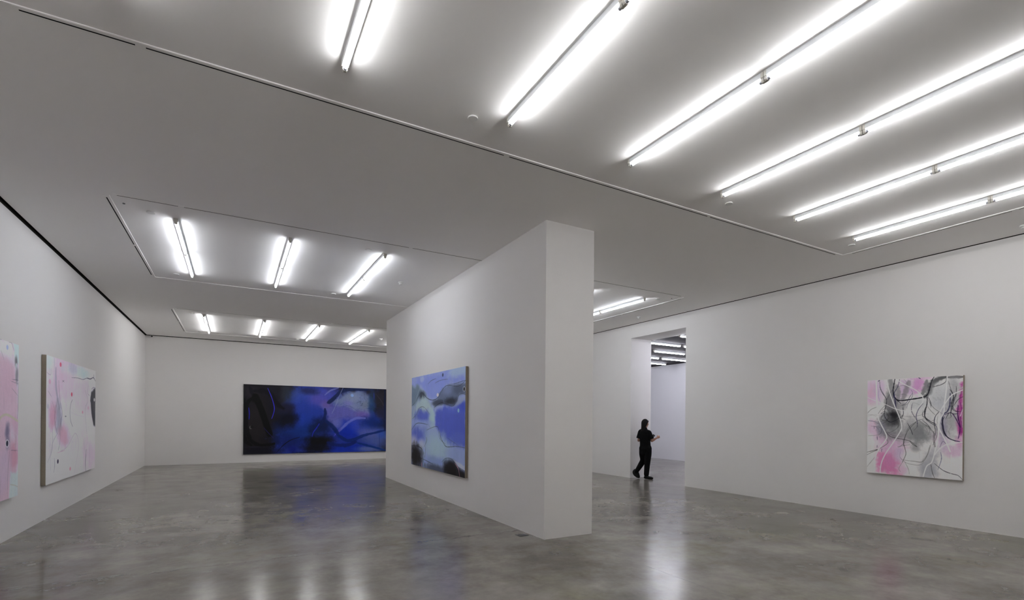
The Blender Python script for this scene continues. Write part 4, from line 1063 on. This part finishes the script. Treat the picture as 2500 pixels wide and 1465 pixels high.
def painting(key, origin, ux, normal, z_top, thick, res, seed, gain, edge, label, grain=0.05):
    """origin: wall point at the canvas's left edge as seen; ux: direction of its width; normal: out of the wall"""
    W, Hh, ops = ART[key]
    ux = Vector(ux); nn = Vector(normal)
    origin = Vector(origin)+nn*0.002
    root = empty('painting', tuple(origin+ux*(W/2)+Vector((0, 0, z_top-Hh))))
    c0 = Vector(origin); c0.z = z_top
    rel = c0-Vector(root.location)
    img, w, h = paint(W, Hh, ops, res, seed, grain)
    img = np.clip(img*gain, 0, 0.9)
    tx = np.linspace(0.0, W, w); ty = np.linspace(0.0, Hh, h)
    TX, TY = np.meshgrid(tx, ty)
    co = np.zeros((h, w, 3))
    for a in range(3):
        co[..., a] = rel[a]+ux[a]*TX+nn[a]*(thick+0.0006)
    co[..., 2] -= TY
    idx = np.arange(h*w).reshape(h, w)
    fc = np.stack([idx[:-1, :-1], idx[1:, :-1], idx[1:, 1:], idx[:-1, 1:]], -1).reshape(-1, 4)
    me = bpy.data.meshes.new('painted_canvas')
    me.vertices.add(h*w); me.vertices.foreach_set('co', co.ravel())
    me.loops.add(fc.size); me.loops.foreach_set('vertex_index', fc.ravel().astype(np.int32))
    me.polygons.add(len(fc)); me.polygons.foreach_set('loop_start', (np.arange(len(fc))*4).astype(np.int32)); me.polygons.foreach_set('loop_total', np.full(len(fc), 4, np.int32))
    me.update(calc_edges=True)
    ca = me.color_attributes.new('paint', 'FLOAT_COLOR', 'POINT')
    rgba = np.ones((h*w, 4), np.float32); rgba[:, :3] = img.reshape(-1, 3)
    ca.data.foreach_set('color', rgba.ravel())
    me.materials.append(M['paint'])
    o = bpy.data.objects.new('painted_canvas', me); COL.objects.link(o); o.parent = root
    # stretched canvas body with rounded turnover
    p0 = rel; p1 = rel+ux*W
    lo = Vector((min(p0.x, p1.x), min(p0.y, p1.y), rel.z-Hh)); hi = Vector((max(p0.x, p1.x), max(p0.y, p1.y), rel.z))
    for a in range(2):
        if abs(nn[a]) > 0.5:
            q0, q1 = sorted((rel[a]+nn[a]*0.003, rel[a]+nn[a]*thick)); lo[a], hi[a] = q0, q1
    MB().box(lo.x, hi.x, lo.y, hi.y, lo.z, hi.z).build('canvas_edge', M[edge], root)
    lo2, hi2 = lo.copy(), hi.copy()                                  # recessed wooden back frame, coloured black for the shade behind the canvas
    for a in range(2):
        if abs(nn[a]) > 0.5:
            q0, q1 = sorted((rel[a], rel[a]+nn[a]*0.003)); lo2[a], hi2[a] = q0, q1
        else:
            lo2[a] += 0.05; hi2[a] -= 0.05
    MB().box(lo2.x, hi2.x, lo2.y, hi2.y, lo2.z+0.05, hi2.z-0.05).build('stretcher_bar', M['gap'], root)
    tag(root, label, 'painting')
    return root
painting('ink', (XR, 4.856, 0), (0, -1, 0), (-1, 0, 0), 2.470, 0.062, 210, 1, 1.52, 'pale_edge', 'square abstract painting of black and white tendrils with pink patches on the right wall')
painting('sky', (CX0, 11.845, 0), (0, -1, 0), (-1, 0, 0), 2.694, 0.060, 135, 2, 1.4, 'linen', 'pale blue and black wavy abstract painting on the free-standing wall')
painting('blush', (XL, 10.630, 0), (0, 1, 0), (1, 0, 0), 2.680, 0.060, 135, 3, 1.6, 'linen', 'pale pink abstract painting with red dots on the left wall, nearer the back corner')
painting('rose', (XL, 6.212, 0), (0, 1, 0), (1, 0, 0), 2.685, 0.060, 120, 4, 1.5, 'linen', 'pink painting with a beige arc on the left wall, cut by the photo edge')
painting('night', (0.300, YB, 0), (1, 0, 0), (0, -1, 0), 2.947, 0.050, 115, 5, GAIN, 'dark_edge', 'large dark blue and black abstract painting on the back wall', 0.09)

# ------------------------------------------------------------------ the visitor in the doorway
def remesh(o, vox, it=4):
    r = o.modifiers.new('fuse', 'REMESH'); r.mode = 'VOXEL'; r.voxel_size = vox; r.use_smooth_shade = True
    s = o.modifiers.new('soften', 'SMOOTH'); s.factor = 0.5; s.iterations = it
    return o
# local axes: x to the photo's right, y away from the camera, z up; 44 degrees clockwise of the room
PR = empty('person', (10.469, 10.835, 0), -math.radians(44))
SH_L, EL_L, WR_L = (-0.125, 0.065, 1.385), (-0.178, 0.060, 1.115), (0.040, 0.205, 1.180)
SH_R, EL_R, WR_R = (0.118, -0.058, 1.360), (0.195, -0.050, 1.115), (0.335, 0.025, 1.205)
HP_L, KN_L, AN_L = (-0.065, 0.055, 0.92), (-0.055, 0.10, 0.53), (-0.215, 0.055, 0.235)
HP_R, KN_R, AN_R = (0.080, -0.045, 0.92), (0.065, -0.035, 0.50), (0.045, -0.050, 0.095)
def fingers(bm, wrist, palm_dir, side, down, curl=1.0, s=1.0):
    """palm plus five separate curled fingers"""
    w = Vector(wrist); d = Vector(palm_dir).normalized(); sd = Vector(side).normalized(); dn = Vector(down).normalized()
    k = w+d*0.085*s
    bm.limb([w, w+d*0.04*s, k], [(0.020, 0.027), (0.016, 0.036), (0.012, 0.036)], 12, flat=dn)
    for i, (off, ln) in enumerate([(0.029, 0.92), (0.010, 1.0), (-0.010, 0.95), (-0.028, 0.76)]):
        a = k+sd*off*s
        j1 = a+(d*0.030+dn*0.016*curl)*ln*s
        j2 = j1+(d*0.004+dn*0.026*curl)*ln*s
        j3 = j2+(-d*0.016+dn*0.010*curl)*ln*s
        bm.limb([a, j1, j2, j3], [0.0088*s, 0.0082*s, 0.0074*s, 0.0064*s], 8)
    b0 = w+d*0.022*s+sd*0.026*s
    bm.limb([b0, b0+(sd*0.024+d*0.020+dn*0.008)*s, b0+(sd*0.020+d*0.046+dn*0.022)*s, b0+(sd*0.004+d*0.060+dn*0.030)*s], [0.0115*s, 0.0100*s, 0.0088*s, 0.0074*s], 8)
bd = MB()
# trunk, neck
FD = (0.90, -0.42, 0)                     # shoulder line direction (left to right)
bd.limb([(0.01, 0.0, 0.90), (0.005, 0.0, 1.02), (0.0, 0.0, 1.16), (-0.005, 0.0, 1.30), (-0.005, 0.0, 1.40)], [(0.145, 0.105), (0.125, 0.092), (0.135, 0.098), (0.140, 0.094), (0.095, 0.070)], 20, flat=FD)
bd.limb([(-0.005, 0.005, 1.37), (0.0, 0.012, 1.46), (0.008, 0.022, 1.545)], [(0.062, 0.056), (0.050, 0.050), (0.052, 0.054)], 16)
# head, turned to the right and away
HX, HY, HZ = 0.012, 0.030, 1.625
hf = Vector((0.66, 0.75, 0)).normalized(); hs = Vector((hf.y, -hf.x, 0))   # facing, and the person's right
def hp(f, s_, z_):
    return (HX+hf.x*f+hs.x*s_, HY+hf.y*f+hs.y*s_, HZ+z_)
bd.limb([hp(0.020, 0, -0.092), hp(0.022, 0, -0.050), hp(0.008, 0, 0.0), hp(0.0, 0, 0.045), hp(-0.005, 0, 0.075)], [(0.045, 0.042), (0.060, 0.066), (0.072, 0.088), (0.072, 0.086), (0.052, 0.060)], 22, flat=hs)
bd.limb([hp(0.055, 0, -0.088), hp(0.070, 0, -0.098)], [0.020, 0.015], 12)                       # chin
bd.limb([hp(0.086, 0, 0.016), hp(0.102, 0, -0.012), hp(0.106, 0, -0.028), hp(0.088, 0, -0.036)], [0.009, 0.011, 0.013, 0.012], 10)   # nose
bd.limb([hp(0.078, 0.034, 0.026), hp(0.087, 0, 0.028), hp(0.078, -0.034, 0.026)], [0.010, 0.012, 0.010], 10)   # brow
for sg in (-1, 1):
    bd.limb([hp(0.0, sg*0.073, 0.022), hp(-0.010, sg*0.081, 0.006), hp(-0.004, sg*0.078, -0.018), hp(0.004, sg*0.072, -0.030)], [0.009, 0.012, 0.010, 0.007], 10)  # ears
    bd.limb([hp(0.060, sg*0.040, -0.020), hp(0.052, sg*0.048, -0.035)], [0.020, 0.018], 10)     # cheeks
bd.limb([hp(0.086, -0.020, -0.060), hp(0.093, 0, -0.060), hp(0.086, 0.020, -0.060)], [0.006, 0.008, 0.006], 8)  # mouth
# arms
for S, E, Wp in ((SH_L, EL_L, WR_L), (SH_R, EL_R, WR_R)):
    S, E, Wp = Vector(S), Vector(E), Vector(Wp)
    bd.limb([S, S.lerp(E, 0.5), E], [0.050, 0.042, 0.036], 14)
    bd.limb([E, E.lerp(Wp, 0.35), E.lerp(Wp, 0.75), Wp], [0.036, 0.038, 0.029, 0.023], 14)
fingers(bd, WR_R, (0.72, 0.55, 0.28), (-0.25, -0.2, 0.94), (-0.45, 0.85, -0.1), 1.0)
fingers(bd, WR_L, (0.95, 0.10, 0.22), (-0.2, -0.1, 0.95), (0.0, 1.0, 0.0), 0.8)
# legs
bd.limb([HP_L, tuple(Vector(HP_L).lerp(Vector(KN_L), 0.5)), KN_L, tuple(Vector(KN_L).lerp(Vector(AN_L), 0.35)), AN_L], [0.082, 0.068, 0.050, 0.049, 0.033], 16)
bd.limb([HP_R, tuple(Vector(HP_R).lerp(Vector(KN_R), 0.5)), KN_R, tuple(Vector(KN_R).lerp(Vector(AN_R), 0.35)), AN_R], [0.082, 0.068, 0.050, 0.049, 0.033], 16)
bd.limb([AN_L, (-0.205, 0.055, 0.13), (-0.165, 0.055, 0.045)], [0.032, 0.034, 0.022], 12)
bd.limb([AN_R, (0.075, -0.055, 0.050), (0.16, -0.075, 0.030)], [0.034, 0.036, 0.022], 12)
remesh(bd.build('body', M['skin'], PR, True), 0.0052, 2)
# eyes and lips
for sg in (-1, 1):
    MB().limb([hp(0.078, sg*0.030, 0.006), hp(0.079, sg*0.031, 0.006)], [0.011, 0.011], 12).build('eye', M['plastic'], PR, True)
    MB().limb([hp(0.0865, sg*0.030, 0.006), hp(0.0875, sg*0.030, 0.006)], [0.005, 0.004], 10).build('iris', M['lens'], PR, True)
MB().limb([hp(0.092, -0.018, -0.060), hp(0.099, 0, -0.060), hp(0.092, 0.018, -0.060)], [0.004, 0.0075, 0.004], 8).build('lips', M['lips'], PR, True)
# loose shirt with elbow sleeves
sh = MB()
sh.limb([(0.01, 0.0, 0.955), (0.008, 0.0, 1.02), (0.002, 0.0, 1.14), (-0.004, 0.0, 1.27), (-0.006, 0.0, 1.37), (-0.004, 0.006, 1.43), (0.0, 0.010, 1.475)],
        [(0.165, 0.125), (0.158, 0.120), (0.158, 0.120), (0.168, 0.120), (0.150, 0.106), (0.092, 0.080), (0.060, 0.060)], 26, flat=FD)
def lerp(a, b, t):
    return tuple(Vector(a).lerp(Vector(b), t))
sh.limb([lerp(SH_L, (0, 0, 1.41), 0.4), SH_L, lerp(SH_L, EL_L, 0.45), lerp(SH_L, EL_L, 0.78)], [0.058, 0.064, 0.078, 0.086], 18, cap=False)
sh.limb([lerp(SH_R, (0, 0, 1.40), 0.4), SH_R, lerp(SH_R, EL_R, 0.45), lerp(SH_R, EL_R, 0.78)], [0.058, 0.062, 0.074, 0.080], 18, cap=False)
remesh(sh.build('shirt', M['cloth'], PR, True), 0.010, 4)
tr = MB()
tr.limb([(0.012, 0.0, 0.80), (0.012, 0.0, 0.88), (0.010, 0.0, 0.98), (0.008, 0.0, 1.04)], [(0.165, 0.135), (0.180, 0.140), (0.160, 0.120), (0.135, 0.105)], 24, flat=FD)
tr.limb([(-0.055, 0.055, 0.90), (-0.06, 0.08, 0.72), (-0.050, 0.10, 0.54), (-0.115, 0.085, 0.40), AN_L, (-0.235, 0.050, 0.20)], [0.110, 0.102, 0.086, 0.080, 0.062, 0.062], 20)
tr.limb([(0.085, -0.04, 0.90), (0.088, -0.045, 0.72), (0.075, -0.038, 0.52), (0.060, -0.045, 0.30), (0.048, -0.050, 0.135)], [0.110, 0.102, 0.088, 0.078, 0.072], 20)
tr.limb([(0.155, -0.06, 0.90), (0.160, -0.06, 0.82)], [(0.035, 0.045), (0.032, 0.04)], 12)
remesh(tr.build('trousers', M['cloth'], PR, True), 0.011, 4)
s1 = MB()
s1.limb([(-0.270, 0.050, 0.235), (-0.300, 0.050, 0.185), (-0.275, 0.052, 0.120), (-0.215, 0.055, 0.065), (-0.165, 0.056, 0.036)], [0.045, 0.050, 0.048, 0.042, 0.030], 16)
s1.limb([(-0.225, 0.053, 0.20), (-0.190, 0.055, 0.115), (-0.160, 0.056, 0.050)], [0.050, 0.047, 0.032], 16)
remesh(s1.build('shoe', M['shoe'], PR, True), 0.008, 3)
s2 = MB()
s2.limb([(0.020, -0.045, 0.050), (0.09, -0.060, 0.048), (0.170, -0.075, 0.040), (0.212, -0.085, 0.034)], [(0.046, 0.046), (0.046, 0.044), (0.046, 0.036), (0.036, 0.030)], 18, flat=(0, 0, 1))
s2.limb([(0.035, -0.050, 0.135), (0.050, -0.052, 0.080), (0.10, -0.062, 0.055)], [0.050, 0.054, 0.044], 16)
remesh(s2.build('shoe', M['shoe'], PR, True), 0.008, 3)
# long straight hair down the back
hr = MB()
hr.limb([hp(-0.016, 0, 0.030), hp(-0.006, 0, 0.052)], [(0.082, 0.084), (0.074, 0.078)], 22, flat=hs)
hr.limb([hp(0.022, 0, 0.085), hp(-0.030, 0, 0.090), hp(-0.085, 0, 0.040), hp(-0.095, 0, -0.030), hp(-0.090, -0.01, -0.12), hp(-0.105, -0.02, -0.22), hp(-0.125, -0.02, -0.34)],
        [(0.045, 0.030), (0.066, 0.038), (0.070, 0.040), (0.070, 0.042), (0.066, 0.038), (0.062, 0.030), (0.040, 0.018)], 20, flat=hs)
hr.limb([hp(0.058, -0.018, 0.078), hp(0.045, 0.045, 0.058), hp(0.008, 0.068, 0.042), hp(-0.035, 0.066, -0.005), hp(-0.060, 0.050, -0.085)], [0.022, 0.026, 0.026, 0.030, 0.030], 14)
hr.limb([hp(0.058, -0.018, 0.078), hp(0.045, -0.055, 0.050), hp(0.020, -0.072, 0.0), hp(-0.010, -0.070, -0.07), hp(-0.045, -0.055, -0.14)], [0.022, 0.024, 0.024, 0.026, 0.026], 14)
remesh(hr.build('hair', M['hair'], PR, True), 0.008, 4)
tag(PR, 'person in black shirt and trousers with long dark hair walking through the doorway', 'person')
# phone held in the left hand, seen past the right arm
ph = empty('phone', (10.469, 10.835, 0), -math.radians(44))
pm = MB()
pm.box(-0.036, 0.036, -0.0045, 0.0045, -0.070, 0.070)
o = pm.build('phone_case', M['lens'], ph); o.location = (0.222, 0.222, 1.235); o.rotation_euler = (-0.35, 0.75, 0.1)
o = MB().box(-0.032, 0.032, 0.0045, 0.0052, -0.064, 0.064).build('screen', M['plastic'], ph); o.location = (0.222, 0.222, 1.235); o.rotation_euler = (-0.35, 0.75, 0.1)
tag(ph, 'small dark phone held in front of the person in black', 'phone')
